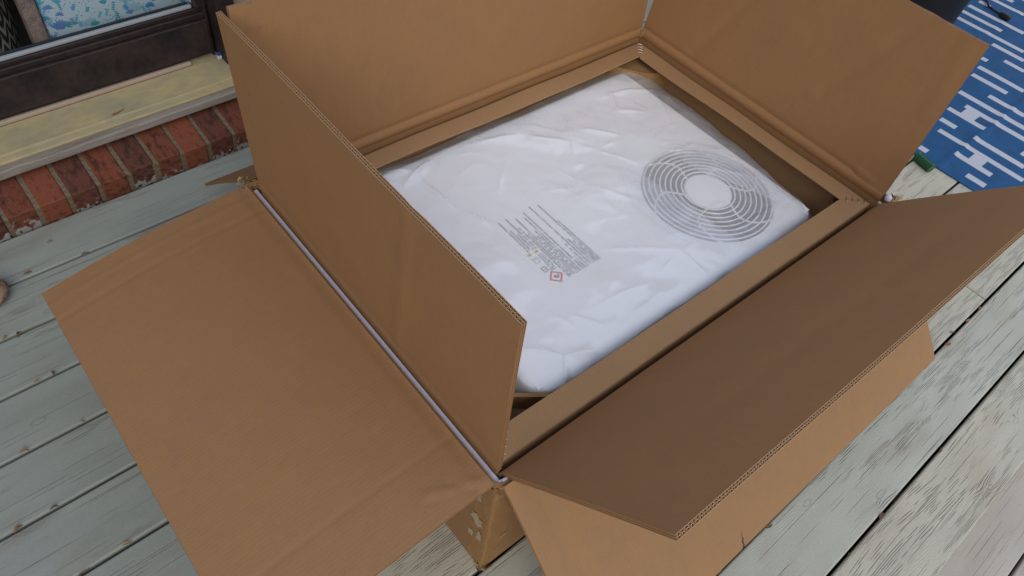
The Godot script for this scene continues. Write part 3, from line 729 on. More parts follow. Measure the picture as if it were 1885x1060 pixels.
func inner_carton():
	var o := thing("inner_carton", "clean inner carton with tall flaps standing open round the wrapped unit", "carton", Vector3.ZERO, TURN)
	var U := Vector3.RIGHT; var B := Vector3.FORWARD; var th := 0.0085
	var bx := func(c: Vector3, s: Vector3):
		begin(); rbox(c, s, 0.002); commit("wall", M.kraft_in, o)
	bx.call(Vector3(LEN / 2, RIM / 2 - 0.002, 0), Vector3(LEN, RIM - 0.028, 0.007))
	bx.call(Vector3(LEN / 2, RIM / 2 + 0.006, -WID), Vector3(LEN, RIM - 0.012, 0.007))
	bx.call(Vector3(0, RIM / 2 + 0.006, -WID / 2), Vector3(0.007, RIM - 0.012, WID - 0.0072))
	bx.call(Vector3(LEN, RIM / 2 + 0.006, -WID / 2), Vector3(0.007, RIM - 0.012, WID - 0.0072))
	begin(); rbox(Vector3(LEN / 2, 0.013, -WID / 2), Vector3(LEN - 0.008, 0.006, WID - 0.008), 0.002); commit("bottom", M.kraft_in, o)
	var r := RIM
	var l := board("flap", flap_fn(Vector3(0, r, -0.001), B, Vector3.LEFT, 1.8, 0.388, 0.001, -0.002, WID - 0.003, 0.4, [[0.30, 0.98, 0.36, 0.1, 0.0022, 0.012]]), WID - 0.003, 0.392, th, M.kraft_in, o, 80, 44, true, Vector2(0.1, 0.5))
	l.set_meta("label", "upright flap with the wavy edge of double corrugated board on top")
	board("flap", flap_fn(Vector3(0.004, r, -WID), U, B, 1.2, 0.388, 0.004, 0.006, LEN - 0.008, 1.0, [[0.03, 0.9, 0.03, 1.0, -0.003, 0.012]]), LEN - 0.008, 0.388, th, M.kraft_in, o, 80, 70, true, Vector2(0.7, 0.2))
	board("flap", flap_fn(Vector3(LEN, r, -0.002), B, Vector3.RIGHT, 6.7, 0.386, 0.004, 0.006, WID - 0.006, 1.5, [[0.55, 1.0, 0.78, 0.12, 0.0024, 0.012], [0.15, 1.02, 0.32, 0.35, 0.0026, 0.014], [0.42, 0.95, 0.5, 0.5, -0.0022, 0.05], [0.03, 0.55, 0.04, 1.0, -0.0015, 0.012], [0.1, 0.075, 0.0, 0.06, -0.004, 0.008]]), WID - 0.006, 0.386, th, M.kraft_in, o, 80, 70, true, Vector2(0.3, 0.9))
	var nf := board("flap", flap_fn(Vector3(0.002, r - 0.009, 0.004), U, Vector3.BACK, 43.2, 0.394, -0.004, 0.0, LEN - 0.004, 0.8, [[0.2, 0.62, 0.9, 0.7, 0.0012, 0.02]]), LEN - 0.004, 0.3915, th, M.kraft_in, o, 60, 30, true, Vector2(0.05, 0.05))
	nf.set_meta("label", "long flap leaning far outward over the folded-down outer flap")
	# torn bits at the far corner, where the flaps part
	begin()
	for k in 10:
		var c := Vector3(LEN - 0.006, r + 0.012, -WID + 0.005) + Vector3(rng.randf_range(-1, 1), rng.randf_range(-1, 1), rng.randf_range(-1, 1)) * 0.007
		rbox(c, Vector3(0.012, 0.003, 0.008), 0.001, Basis.from_euler(Vector3(rng.randf() * 3, rng.randf() * 3, rng.randf() * 3)))
	commit("torn_paper", M.kraft_pale, o)

	# collar: four rails mitred at the corners
	var col := thing("cardboard_collar", "flat cardboard collar framing the wrapped unit, stapled at its mitred corners", "collar", Vector3.ZERO, TURN)
	var yT := 0.3275
	var sides := [[Vector3(0, 0, 0), U, B, LEN], [Vector3(LEN, 0, 0), B, -U, WID], [Vector3(LEN, 0, -WID), -U, -B, LEN], [Vector3(0, 0, -WID), -B, U, WID]]
	var prof := [[0.0125, 0.19], [0.0125, 0.3215], [0.0140, 0.3255], [0.0180, yT], [0.0625, yT], [0.0632, yT - 0.003], [0.0625, yT - 0.0062], [0.0195, yT - 0.0062], [0.0188, yT - 0.008], [0.0188, 0.19]]
	for s in sides:
		begin()
		var P := PackedVector3Array(); var UU := PackedVector2Array(); var nu := 30
		var run := 0.0
		var ps: Vector3 = s[0]; var pu: Vector3 = s[1]; var pn: Vector3 = s[2]; var ln: float = s[3]
		var rows := []
		for k in prof.size():
			rows.append(prof[k]); 
		for k in rows.size():
			if k > 0: run += Vector2(rows[k][0] - rows[k - 1][0], rows[k][1] - rows[k - 1][1]).length()
			for i in nu + 1:
				var dd: float = rows[k][0]
				var t := lerpf(dd + 0.0006, ln - dd - 0.0006, float(i) / nu)
				var sag := 0.0022 * sin(t * 8.0 + ln * 7.0) * (dd - 0.012) / 0.05 + 0.0010 * sin(t * 19.0)
				P.append(ps + pu * t + pn * dd + Vector3.UP * (rows[k][1] + sag)); UU.append(Vector2(t + ln, run))
		grid(P, UU, nu, rows.size() - 1, 1.0)
		# the flange needs its outward side up
		if NR[4 * (nu + 1) + nu / 2].y < 0.0:
			for q in NR.size(): NR[q] = -NR[q]
			var ix2 := PackedInt32Array()
			for q in range(0, IX.size(), 3): ix2.append_array([IX[q], IX[q + 2], IX[q + 1]])
			IX = ix2
		commit("rail", M.kraft_rail, col)
	for c in [[Vector3(0.0, 0, 0.0), 1.0, -1.0], [Vector3(LEN, 0, 0), -1.0, -1.0], [Vector3(LEN, 0, -WID), -1.0, 1.0]]:
		for k in 4:
			var q := 0.024 + 0.0095 * k
			var p: Vector3 = c[0] + Vector3(c[1] * q, yT + 0.0022, c[2] * q)
			var dr := Vector3(c[1], 0, -c[2]).normalized()
			begin(); tube(PackedVector3Array([p - dr * 0.0065 - Vector3.UP * 0.004, p - dr * 0.006, p + dr * 0.006, p + dr * 0.0065 - Vector3.UP * 0.004]), 0.0008, 6); commit("staple", M.steel, col)

# ------------------------------------------------------------------ what is in the box
const FAN := Vector2(0.842, 0.272)    # box coordinates: along, across
const TOP := 0.285
func contents():
	var u := thing("fan_unit", "white fan unit with a round ring grille lying face up in the carton", "heat pump", Vector3.ZERO, TURN)
	var x0 := 0.162; var x1 := 1.018; var z0 := 0.086; var z1 := 0.725
	var R := 0.157
	# front panel: a plate with a round opening
	begin()
	var n := 96; var P := PackedVector3Array(); var UU := PackedVector2Array()
	for i in n + 1:
		var a := TAU * i / n; var d := Vector2(cos(a), sin(a))
		var tx := INF; var tz := INF
		if absf(d.x) > 1e-6: tx = ((x1 - 0.012 if d.x > 0 else x0 + 0.012) - FAN.x) / d.x
		if absf(d.y) > 1e-6: tz = ((z1 - 0.012 if d.y > 0 else z0 + 0.012) - FAN.y) / d.y
		var t := minf(tx, tz)
		var row := [[R - 0.004, TOP - 0.02], [R - 0.003, TOP - 0.004], [R, TOP], [t, TOP]]
		for r in row: P.append(Vector3(FAN.x + d.x * r[0], r[1], -(FAN.y + d.y * r[0]))); UU.append(Vector2(0, 0))
	grid(P, UU, 3, n, 1.0)
	if NR[2].y < 0.0:
		for q in NR.size(): NR[q] = -NR[q]
		var ix2 := PackedInt32Array()
		for q in range(0, IX.size(), 3): ix2.append_array([IX[q], IX[q + 2], IX[q + 1]])
		IX = ix2
	IX = PackedInt32Array()
	for i in n + 1:       # keep the plate itself flat
		NR[i * 4 + 3] = Vector3.UP; NR[i * 4 + 2] = Vector3.UP
		var wl := Vector3(FAN.x - V[i * 4].x, 0.0, -FAN.y - V[i * 4].z).normalized()
		NR[i * 4] = wl; NR[i * 4 + 1] = (wl + Vector3.UP * 0.6).normalized()
	for i in n:
		for k in 3: tri(i * 4 + k, i * 4 + k + 1, i * 4 + k + 5); tri(i * 4 + k, i * 4 + k + 5, i * 4 + k + 4)
	for cnr in [Vector2(x0 + 0.012, z0 + 0.012), Vector2(x1 - 0.012, z0 + 0.012), Vector2(x0 + 0.012, z1 - 0.012), Vector2(x1 - 0.012, z1 - 0.012)]:
		var an := fposmod((cnr - FAN).angle(), TAU); var kq := int(an / TAU * n)
		var c0 := vert(V[kq * 4 + 3], Vector3.UP); vert(V[(kq + 1) * 4 + 3], Vector3.UP); vert(Vector3(cnr.x, TOP, -cnr.y), Vector3.UP)
		tri(c0, c0 + 1, c0 + 2)
	commit("front_panel", M.white, u)
	# cabinet sides with rounded shoulder
	begin()
	P = PackedVector3Array(); UU = PackedVector2Array()
	var ring := []
	var cr := 0.035
	for c in [[x1, z1, 0.0], [x0, z1, 0.5], [x0, z0, 1.0], [x1, z0, 1.5]]:
		for k in 7:
			var a: float = PI * c[2] + PI * 0.5 * k / 6.0
			var ccx: float = c[0] - signf(c[0] - 0.55) * cr; var ccz: float = c[1] - signf(c[1] - 0.39) * cr
			ring.append([Vector2(ccx, ccz), Vector2(cos(a), sin(a))])
	ring.append(ring[0])
	var pr := [[cr - 0.013, TOP - 0.0005], [cr - 0.008, TOP - 0.0015], [cr - 0.003, TOP - 0.005], [cr, TOP - 0.012], [cr, 0.04]]
	for j in pr.size():
		for q in ring:
			var b: Vector2 = q[0] + q[1] * pr[j][0]
			P.append(Vector3(b.x, pr[j][1], -b.y)); UU.append(Vector2.ZERO)
	grid(P, UU, ring.size() - 1, pr.size() - 1, 1.0, true)
	if NR[3 * ring.size()].x < 0.0:
		for q in NR.size(): NR[q] = -NR[q]
		var ix3 := PackedInt32Array()
		for q in range(0, IX.size(), 3): ix3.append_array([IX[q], IX[q + 2], IX[q + 1]])
		IX = ix3
	commit("cabinet", M.white, u)
	# fan well, blades, grille
	var fc := Vector3(FAN.x, 0, -FAN.y)
	begin(); lathe(fc, PackedVector2Array([Vector2(0.001, TOP - 0.24), Vector2(R - 0.006, TOP - 0.24), Vector2(R - 0.004, TOP - 0.02)]), 64); commit("fan_well", M.fan_body, u)
	var bl := mat(lin(0.52, 0.53, 0.55), 0.55)
	for k in 3:
		begin(); var BP := PackedVector3Array(); var BU := PackedVector2Array()
		for j in 9:
			for i in 9:
				var rr := lerpf(0.045, 0.150, j / 8.0); var an := TAU * k / 3.0 + 0.35 * j / 8.0 + (i / 8.0) * 1.5
				BP.append(fc + Vector3(cos(an) * rr, TOP - 0.125 + 0.05 * (i / 8.0 - 0.5), sin(an) * rr)); BU.append(Vector2.ZERO)
		grid(BP, BU, 8, 8, -1.0); commit("fan_blade", bl, u)
	begin(); lathe(fc, PackedVector2Array([Vector2(0.001, TOP - 0.09), Vector2(0.044, TOP - 0.092), Vector2(0.048, TOP - 0.10), Vector2(0.048, TOP - 0.17)]), 32); commit("fan_hub", bl, u)
	var gr := Node3D.new(); gr.name = "grille"; u.add_child(gr)
	var nr := 8
	for k in nr:
		var rr := lerpf(0.0625, R - 0.004, k / float(nr - 1) * 0.965)
		begin(); var pts := PackedVector3Array()
		for i in 72: pts.append(fc + Vector3(cos(TAU * i / 72) * rr, TOP + dome(rr), sin(TAU * i / 72) * rr))
		tube(pts, 0.0021, 6, true); commit("ring", M.white, gr)
	for k in 6:
		begin(); var pts := PackedVector3Array()
		for i in 15:
			var t := i / 14.0; var rr := lerpf(0.05, R + 0.001, t); var an := TAU * k / 6.0 + 0.25 + 0.30 * sin(t * PI * 1.15)
			pts.append(fc + Vector3(cos(an) * rr, TOP + dome(rr) - 0.0022, sin(an) * rr))
		tube(pts, 0.0024, 6); commit("spoke", M.white, gr)
	begin(); lathe(fc, PackedVector2Array([Vector2(0.0005, TOP + 0.0085), Vector2(0.05, TOP + 0.0083), Vector2(0.0555, TOP + 0.006), Vector2(0.057, TOP + 0.001), Vector2(0.055, TOP - 0.003)]), 48); commit("hub_cap", M.white, gr)
	# printed label
	begin(); var lx0 := 0.355; var lx1 := 0.495; var lz0 := 0.258; var lz1 := 0.468
	quad(Vector3(lx0, TOP + 0.0004, -lz0), Vector3(lx1, TOP + 0.0004, -lz0), Vector3(lx1, TOP + 0.0004, -lz1), Vector3(lx0, TOP + 0.0004, -lz1), Vector3.UP, Vector2(0, 0), Vector2(0, 1), Vector2(1, 1), Vector2(1, 0))
	var lm := mat(Color.WHITE, 0.45, 0.5); lm.albedo_texture = label_print()
	commit("printed_label", lm, u)
	pads()
	film()

func dome(r: float) -> float: return 0.0075 - 0.0065 * pow(r / 0.157, 2.0)

# the print: u runs across the box (reading direction), v along it
func label_print() -> ImageTexture:
	var w := 840; var h := 560      # 0.21 m by 0.14 m, 4 px a millimetre
	var im := Image.create(w, h, false, Image.FORMAT_RGB8)
	var bg := lin(0.86, 0.86, 0.86); im.fill(bg)
	var r := RandomNumberGenerator.new(); r.seed = 9
	var ink := Color(0.12, 0.12, 0.15)
	# small illegible lines of print
	var px := func(e2: float) -> int: return int((e2 - 0.258) * 4000.0)
	var py := func(e1: float) -> int: return int((e1 - 0.355) * 4000.0)
	var rows := [[0.3745, 0.362, 0.462, 0], [0.381, 0.362, 0.43, 0], [0.388, 0.362, 0.415, 0], [0.3945, 0.362, 0.462, 0], [0.4015, 0.264, 0.43, 1], [0.4075, 0.264, 0.40, 0], [0.4135, 0.264, 0.456, 0], [0.4195, 0.264, 0.385, 0], [0.4255, 0.264, 0.40, 1], [0.4315, 0.264, 0.445, 0], [0.4395, 0.264, 0.457, 0], [0.446, 0.264, 0.30, 1], [0.454, 0.264, 0.335, 0], [0.4615, 0.264, 0.461, 0], [0.469, 0.264, 0.345, 1], [0.4755, 0.264, 0.335, 0], [0.4815, 0.264, 0.461, 1], [0.4875, 0.264, 0.395, 0]]
	for row in rows:
		var y0: int = py.call(row[0]); var x: int = px.call(row[1]); var xe: int = px.call(row[2])
		var start := x
		while x < xe:
			var bold: bool = row[3] == 1 and x - start < 90
			var gw := r.randi_range(6, 11); var gh := 17
			if r.randf() < 0.16: x += 9; continue
			var sw := 6 if bold else 4
			var kk := r.randi() % 4
			im.fill_rect(Rect2i(x, y0 - gh / 2, sw, gh), ink)
			if kk != 1: im.fill_rect(Rect2i(x, y0 - gh / 2 + (0 if kk == 0 else 6), gw, sw), ink)
			if kk >= 1: im.fill_rect(Rect2i(x, y0 + gh / 2 - sw, gw, sw), ink)
			if kk != 2: im.fill_rect(Rect2i(x + gw - sw, y0 - gh / 2, sw, gh), ink)
			x += gw + 4
	# A2L
	var glyph := {"A": ["01110", "10001", "10001", "11111", "10001", "10001", "10001"], "2": ["01110", "10001", "00001", "00110", "01000", "10000", "11111"], "L": ["10000", "10000", "10000", "10000", "10000", "10000", "11111"]}
	var gx: int = px.call(0.297)
	for ch in ["A", "2", "L"]:
		for j in 7:
			for i in 5:
				if glyph[ch][j][i] == "1": im.fill_rect(Rect2i(gx + i * 6, int(py.call(0.3815)) + j * 8, 6, 8), Color(0.12, 0.12, 0.14))
		gx += 40
	# red diamond with a flame
	var cx: int = px.call(0.2797); var cy: int = py.call(0.3785)
	for y in range(-72, 73):
		for x in range(-72, 73):
			var m := absi(x) + absi(y)
			if m < 72:
				var c := Color(0.80, 0.10, 0.14) if m > 50 else bg
				var fl := absf(x + 4.0 * sin(y * 0.15)) < 17.0 * (1.0 - pow(absf((y - 3.0) / 26.0), 1.6)) and absf(y - 3) < 26
				if fl and not (absf(x - 3) < 5 and y > 4 and y < 18): c = Color(0.10, 0.12, 0.16)
				if m < 56 and y > 24 and y < 29 and absi(x) < 18: c = Color(0.10, 0.12, 0.16)
				im.set_pixel(clampi(cx + x, 0, w - 1), clampi(cy + y, 0, h - 1), c)
	# manual symbols and a page symbol: outlines
	var frame := func(ax: float, ay: float, bw: int, bh: int, col: Color, t: int):
		var X: int = px.call(ax) - bw / 2; var Y: int = py.call(ay) - bh / 2
		im.fill_rect(Rect2i(X, Y, bw, bh), col); im.fill_rect(Rect2i(X + t, Y + t, bw - 2 * t, bh - 2 * t), bg)
	frame.call(0.3075, 0.3717, 58, 50, Color(0.36, 0.37, 0.40), 8)
	im.fill_rect(Rect2i(int(px.call(0.3075)) - 3, int(py.call(0.3717)) - 25, 6, 50), Color(0.36, 0.37, 0.40))
	frame.call(0.3353, 0.3726, 62, 50, Color(0.42, 0.43, 0.46), 5)
	im.fill_rect(Rect2i(int(px.call(0.3353)) + 8, int(py.call(0.3726)) - 12, 7, 22), Color(0.15, 0.15, 0.18))
	frame.call(0.3325, 0.3907, 96, 46, Color(0.25, 0.26, 0.30), 6)
	im.fill_rect(Rect2i(int(px.call(0.3325)) - 28, int(py.call(0.3907)) - 5, 56, 10), Color(0.2, 0.2, 0.24))
	# yellow warning patches
	for q in [[0.3541, 0.370], [0.3541, 0.3885]]:
		var X: int = px.call(q[0]); var Y: int = py.call(q[1])
		im.fill_rect(Rect2i(X - 16, Y - 22, 32, 44), Color(0.88, 0.80, 0.42))
		for y in 24: im.fill_rect(Rect2i(X - y / 2, Y - 12 + y, y + 1, 1), Color(0.55, 0.45, 0.10))
	im.generate_mipmaps()
	return ImageTexture.create_from_image(im)

func pads():
	# stack of corrugated sheets with a corner cut off, at the near corner
	var p := thing("corner_pad", "stack of corrugated sheets cut off at the corner beside the wrapped unit", "packing pad", Vector3.ZERO, TURN)
	for k in 4:
		var y := 0.2445 + k * 0.0103
		var F := func(u: float, v: float) -> Vector3:
			var a := Vector3(0.085, y, -0.1575); var b := Vector3(0.225, y, -0.0565); var d := (b - a)
			return a + d * (u / d.length()) + Vector3(-d.z, 0, d.x).normalized() * v
		board("sheet", F, 0.172, 0.008, 0.0098, M.kraft_in, p, 6, 4, true)
	# folded posts in the far and the right corner
	for c in [[Vector3(LEN - 0.018, 0, -WID + 0.018), Vector3(-1, 0, 1), "taped cardboard post standing in the far corner beyond the wrapped unit", 0.115], [Vector3(LEN - 0.018, 0, -0.018), Vector3(-1, 0, -1), "folded brown cardboard post in the corner beside the round grille", 0.075]]:
		var t := thing("corner_post", c[2], "packing post", Vector3.ZERO, TURN)
		var q: Vector3 = c[0]; var s: float = c[3]; var dd: Vector3 = c[1]
		begin()
		var a := q + Vector3(dd.x * s, 0, 0); var b := q + Vector3(0, 0, dd.z * s)
		var n := dd.normalized(); var y0 := 0.02; var y1 := 0.302
		for L in [[y0, y1]]:
			var P := PackedVector3Array(); var UU := PackedVector2Array()
			for j in 9:
				for i in 9:
					var w := i / 8.0
					P.append(a.lerp(b, w) + n * (0.012 * sin(PI * w) + 0.002 * sin(j * 1.9 + i)) + Vector3.UP * lerpf(L[0], L[1], j / 8.0)); UU.append(Vector2(w * s * 1.4, j * 0.035))
			grid(P, UU, 8, 8, 1.0)
		var yy := Vector3.UP * y1
		var i0 := vert(q + yy, Vector3.UP); var last := i0
		for i in 9:
			var w := i / 8.0
			vert(a.lerp(b, w) + n * 0.012 * sin(PI * w) + yy + Vector3.UP * 0.0, Vector3.UP, Vector2(w, 0))
		for i in 8: tri(i0, i0 + 1 + i, i0 + 2 + i)
		commit("board", kraft(0.44, 0.25, 0.11, 0.1), t)
		if s > 0.1:
			begin()
			var P := PackedVector3Array(); var UU := PackedVector2Array()
			for j in 5:
				for i in 9:
					var w := i / 8.0
					P.append(a.lerp(b, w) + n * (0.014 * sin(PI * w) + 0.003) + Vector3.UP * (0.255 + 0.045 * j / 4.0 + 0.004 * sin(i))); UU.append(Vector2(w, j))
			grid(P, UU, 8, 4); commit("tape", M.tape, t)

func film():
	# the plastic bag drawn over the unit: creases listed in box coordinates (along, across)
	var creases := [[0.236, 0.70, 0.305, 0.677, 0.010, 0.012], [0.305, 0.677, 0.319, 0.517, 0.006, 0.014], [0.265, 0.65, 0.377, 0.695, 0.014, 0.012], [0.462, 0.686, 0.588, 0.641, 0.010, 0.02], [0.588, 0.641, 0.686, 0.557, 0.007, 0.02], [0.686, 0.557, 0.772, 0.423, 0.005, 0.018],
		[0.749, 0.676, 0.653, 0.521, 0.008, 0.02], [1.02, 0.626, 0.942, 0.483, 0.008, 0.02], [0.87, 0.654, 1.021, 0.604, 0.010, 0.012], [0.743, 0.386, 0.759, 0.16, 0.006, 0.012], [0.746, 0.149, 0.962, 0.149, 0.006, 0.014], [0.863, 0.366, 0.978, 0.226, 0.007, 0.014],
		[0.202, 0.181, 0.257, 0.121, 0.008, 0.015], [0.257, 0.121, 0.328, 0.093, 0.008, 0.015], [0.257, 0.121, 0.225, 0.078, 0.006, 0.012], [0.37, 0.417, 0.324, 0.543, 0.005, 0.014], [0.487, 0.291, 0.64, 0.181, 0.004, 0.012], [0.392, 0.174, 0.524, 0.151, 0.005, 0.014], [0.81, 0.516, 0.721, 0.595, 0.007, 0.018], [0.60, 0.45, 0.70, 0.30, 0.004, 0.02], [0.5, 0.6, 0.42, 0.52, 0.005, 0.02], [0.85, 0.60, 0.93, 0.55, 0.007, 0.012], [0.90, 0.67, 0.86, 0.58, 0.006, 0.010]]
	for k in 26:
		var a := Vector2(rng.randf_range(0.15, 0.97), rng.randf_range(0.12, 0.66)); var d := Vector2.from_angle(rng.randf() * TAU) * rng.randf_range(0.04, 0.13)
		creases.append([a.x, a.y, a.x + d.x, a.y + d.y, rng.randf_range(0.0012, 0.0035), rng.randf_range(0.006, 0.016)])
	var n1 := noise(71, 5.0, 2); var n2 := noise(72, 14.0, 3); var n3 := noise(73, 45.0, 2)
	var nu := 300; var nv := 220
	var cells := FastNoiseLite.new(); cells.seed = 74; cells.noise_type = FastNoiseLite.TYPE_CELLULAR; cells.frequency = 1.0; cells.cellular_return_type = FastNoiseLite.RETURN_DISTANCE; cells.fractal_type = FastNoiseLite.FRACTAL_NONE
	var H := func(x: float, z: float) -> float:
		# height of the bag at box coordinates (x along, z across)
		var xs := x - (0.012 + 0.038 * smoothstep(0.12, 0.5, z)) * smoothstep(0.7, 1.0, x)
		var rc := 0.055
		var q2 := Vector2(absf(xs - 0.583) - (0.420 - rc), absf(z - 0.408) - (0.326 - rc))
		var e := Vector2(maxf(q2.x, 0.0), maxf(q2.y, 0.0)).length() - rc + minf(maxf(q2.x, q2.y), 0.0)
		e = maxf(e, 0.1795 - 0.586 * x - 0.81 * z)
		var wx := x + 0.03 * n1.get_noise_2d(x * 1.3, z * 1.3 + 5.0); var wz := z + 0.03 * n1.get_noise_2d(x * 1.3 + 9.0, z * 1.3)
		# slack film: flat facets that meet in soft ridges
		var slack := 0.0125 * (cells.get_noise_2d(wx * 4.6, wz * 7.0) + 1.0) + 0.0034 * (cells.get_noise_2d(wx * 15.0 + 4.0, wz * 19.0 + wx * 6.0) + 1.0)
		var y := TOP + 0.0035 + slack * (0.55 + 0.6 * maxf(0.0, n1.get_noise_2d(x * 0.8, z * 0.8) + 0.4)) + 0.004 * maxf(0.0, n2.get_noise_2d(x * 0.35, z * 0.35))
		# pressed flat over the label
		var flat := clampf(1.4 * exp(-(pow((x - 0.425) / 0.085, 4.0) + pow((z - 0.36) / 0.13, 4.0))), 0.0, 1.0)
		y = lerpf(y, TOP + 0.0025, flat * 0.88)
		for c in creases:
			var p0 := Vector2(c[0], c[1]); var w := Vector2(c[2], c[3]) - p0; var q := Vector2(x, z) - p0
			var t := clampf(q.dot(w) / w.length_squared(), 0.0, 1.0); var dist := (q - w * t).length()
			if dist < c[5] * 2.5:
				y += c[4] * (1.0 - flat * 0.85) * exp(-dist / c[5] * 1.7) * sin(PI * clampf(t, 0.06, 0.94))
		y += 0.014 * exp(-(pow((x - 0.27) / 0.07, 2.0) + pow((z - 0.69) / 0.05, 2.0))) + 0.010 * exp(-(pow((x - 0.93) / 0.10, 2.0) + pow((z - 0.68) / 0.06, 2.0)))
		y = maxf(y, TOP + 0.0095 * exp(-pow(Vector2(x - FAN.x, z - FAN.y).length() / 0.16, 4.0)) + 0.0022)
		return y - 0.016 * smoothstep(-0.035, 0.02, e) - lerpf(2.4, 1.0, smoothstep(0.92, 1.0, x)) * maxf(0.0, e - 0.004)
	begin()
	var P := PackedVector3Array(); var UU := PackedVector2Array()
	for j in nv + 1:
		for i in nu + 1:
			var x := lerpf(0.072, 1.086, float(i) / nu); var z := lerpf(0.066, 0.746, float(j) / nv)
			P.append(Vector3(x, maxf(H.call(x, z), 0.03), -z)); UU.append(Vector2(x, z))
	grid(P, UU, nu, nv, 1.0)
	var keep := PackedInt32Array()      # the bag is tucked in behind the pad at the near corner
	for q in range(0, IX.size(), 3):
		var cpt := (V[IX[q]] + V[IX[q + 1]] + V[IX[q + 2]]) / 3.0
		if 0.586 * cpt.x - 0.81 * cpt.z > 0.1775: keep.append_array([IX[q], IX[q + 1], IX[q + 2]])
	IX = keep
	var bag := thing("plastic_bag", "cloudy wrinkled plastic bag drawn over the white fan unit", "plastic bag", Vector3.ZERO, TURN)
	var sh := commit("film", M.film, bag)
	# doubled folds of the same film lying on it
	for f in [[Vector2(0.752, 0.43), Vector2(0.70, 0.42), Vector2(0.655, 0.33), Vector2(0.66, 0.20), Vector2(0.72, 0.11), Vector2(0.775, 0.125), Vector2(0.762, 0.20), Vector2(0.75, 0.30)], [Vector2(0.862, 0.375), Vector2(0.872, 0.31), Vector2(0.905, 0.25), Vector2(0.955, 0.145), Vector2(1.0, 0.13), Vector2(1.005, 0.24), Vector2(0.96, 0.36), Vector2(0.91, 0.40)]]:
		begin()
		var c := Vector2.ZERO
		for q in f: c += q / f.size()
		var per := []
		for k in f.size():
			for s in 5: per.append((f[k] as Vector2).lerp(f[(k + 1) % f.size()], s / 5.0))
		per.append(per[0])
		P = PackedVector3Array(); UU = PackedVector2Array()
		for j in 9:
			for q in per:
				var g: Vector2 = c.lerp(q, maxf(j / 8.0, 0.02))
				P.append(Vector3(g.x, float(H.call(g.x, g.y)) + 0.0016 + 0.003 * (1.0 - pow(j / 8.0, 3.0)), -g.y)); UU.append(g)
		grid(P, UU, per.size() - 1, 8, 1.0, true)
		if NR[4 * per.size()].y < 0.0:
			for q in NR.size(): NR[q] = -NR[q]
			var ix2 := PackedInt32Array()
			for q in range(0, IX.size(), 3): ix2.append_array([IX[q], IX[q + 2], IX[q + 1]])
			IX = ix2
		commit("fold", M.fold, bag)

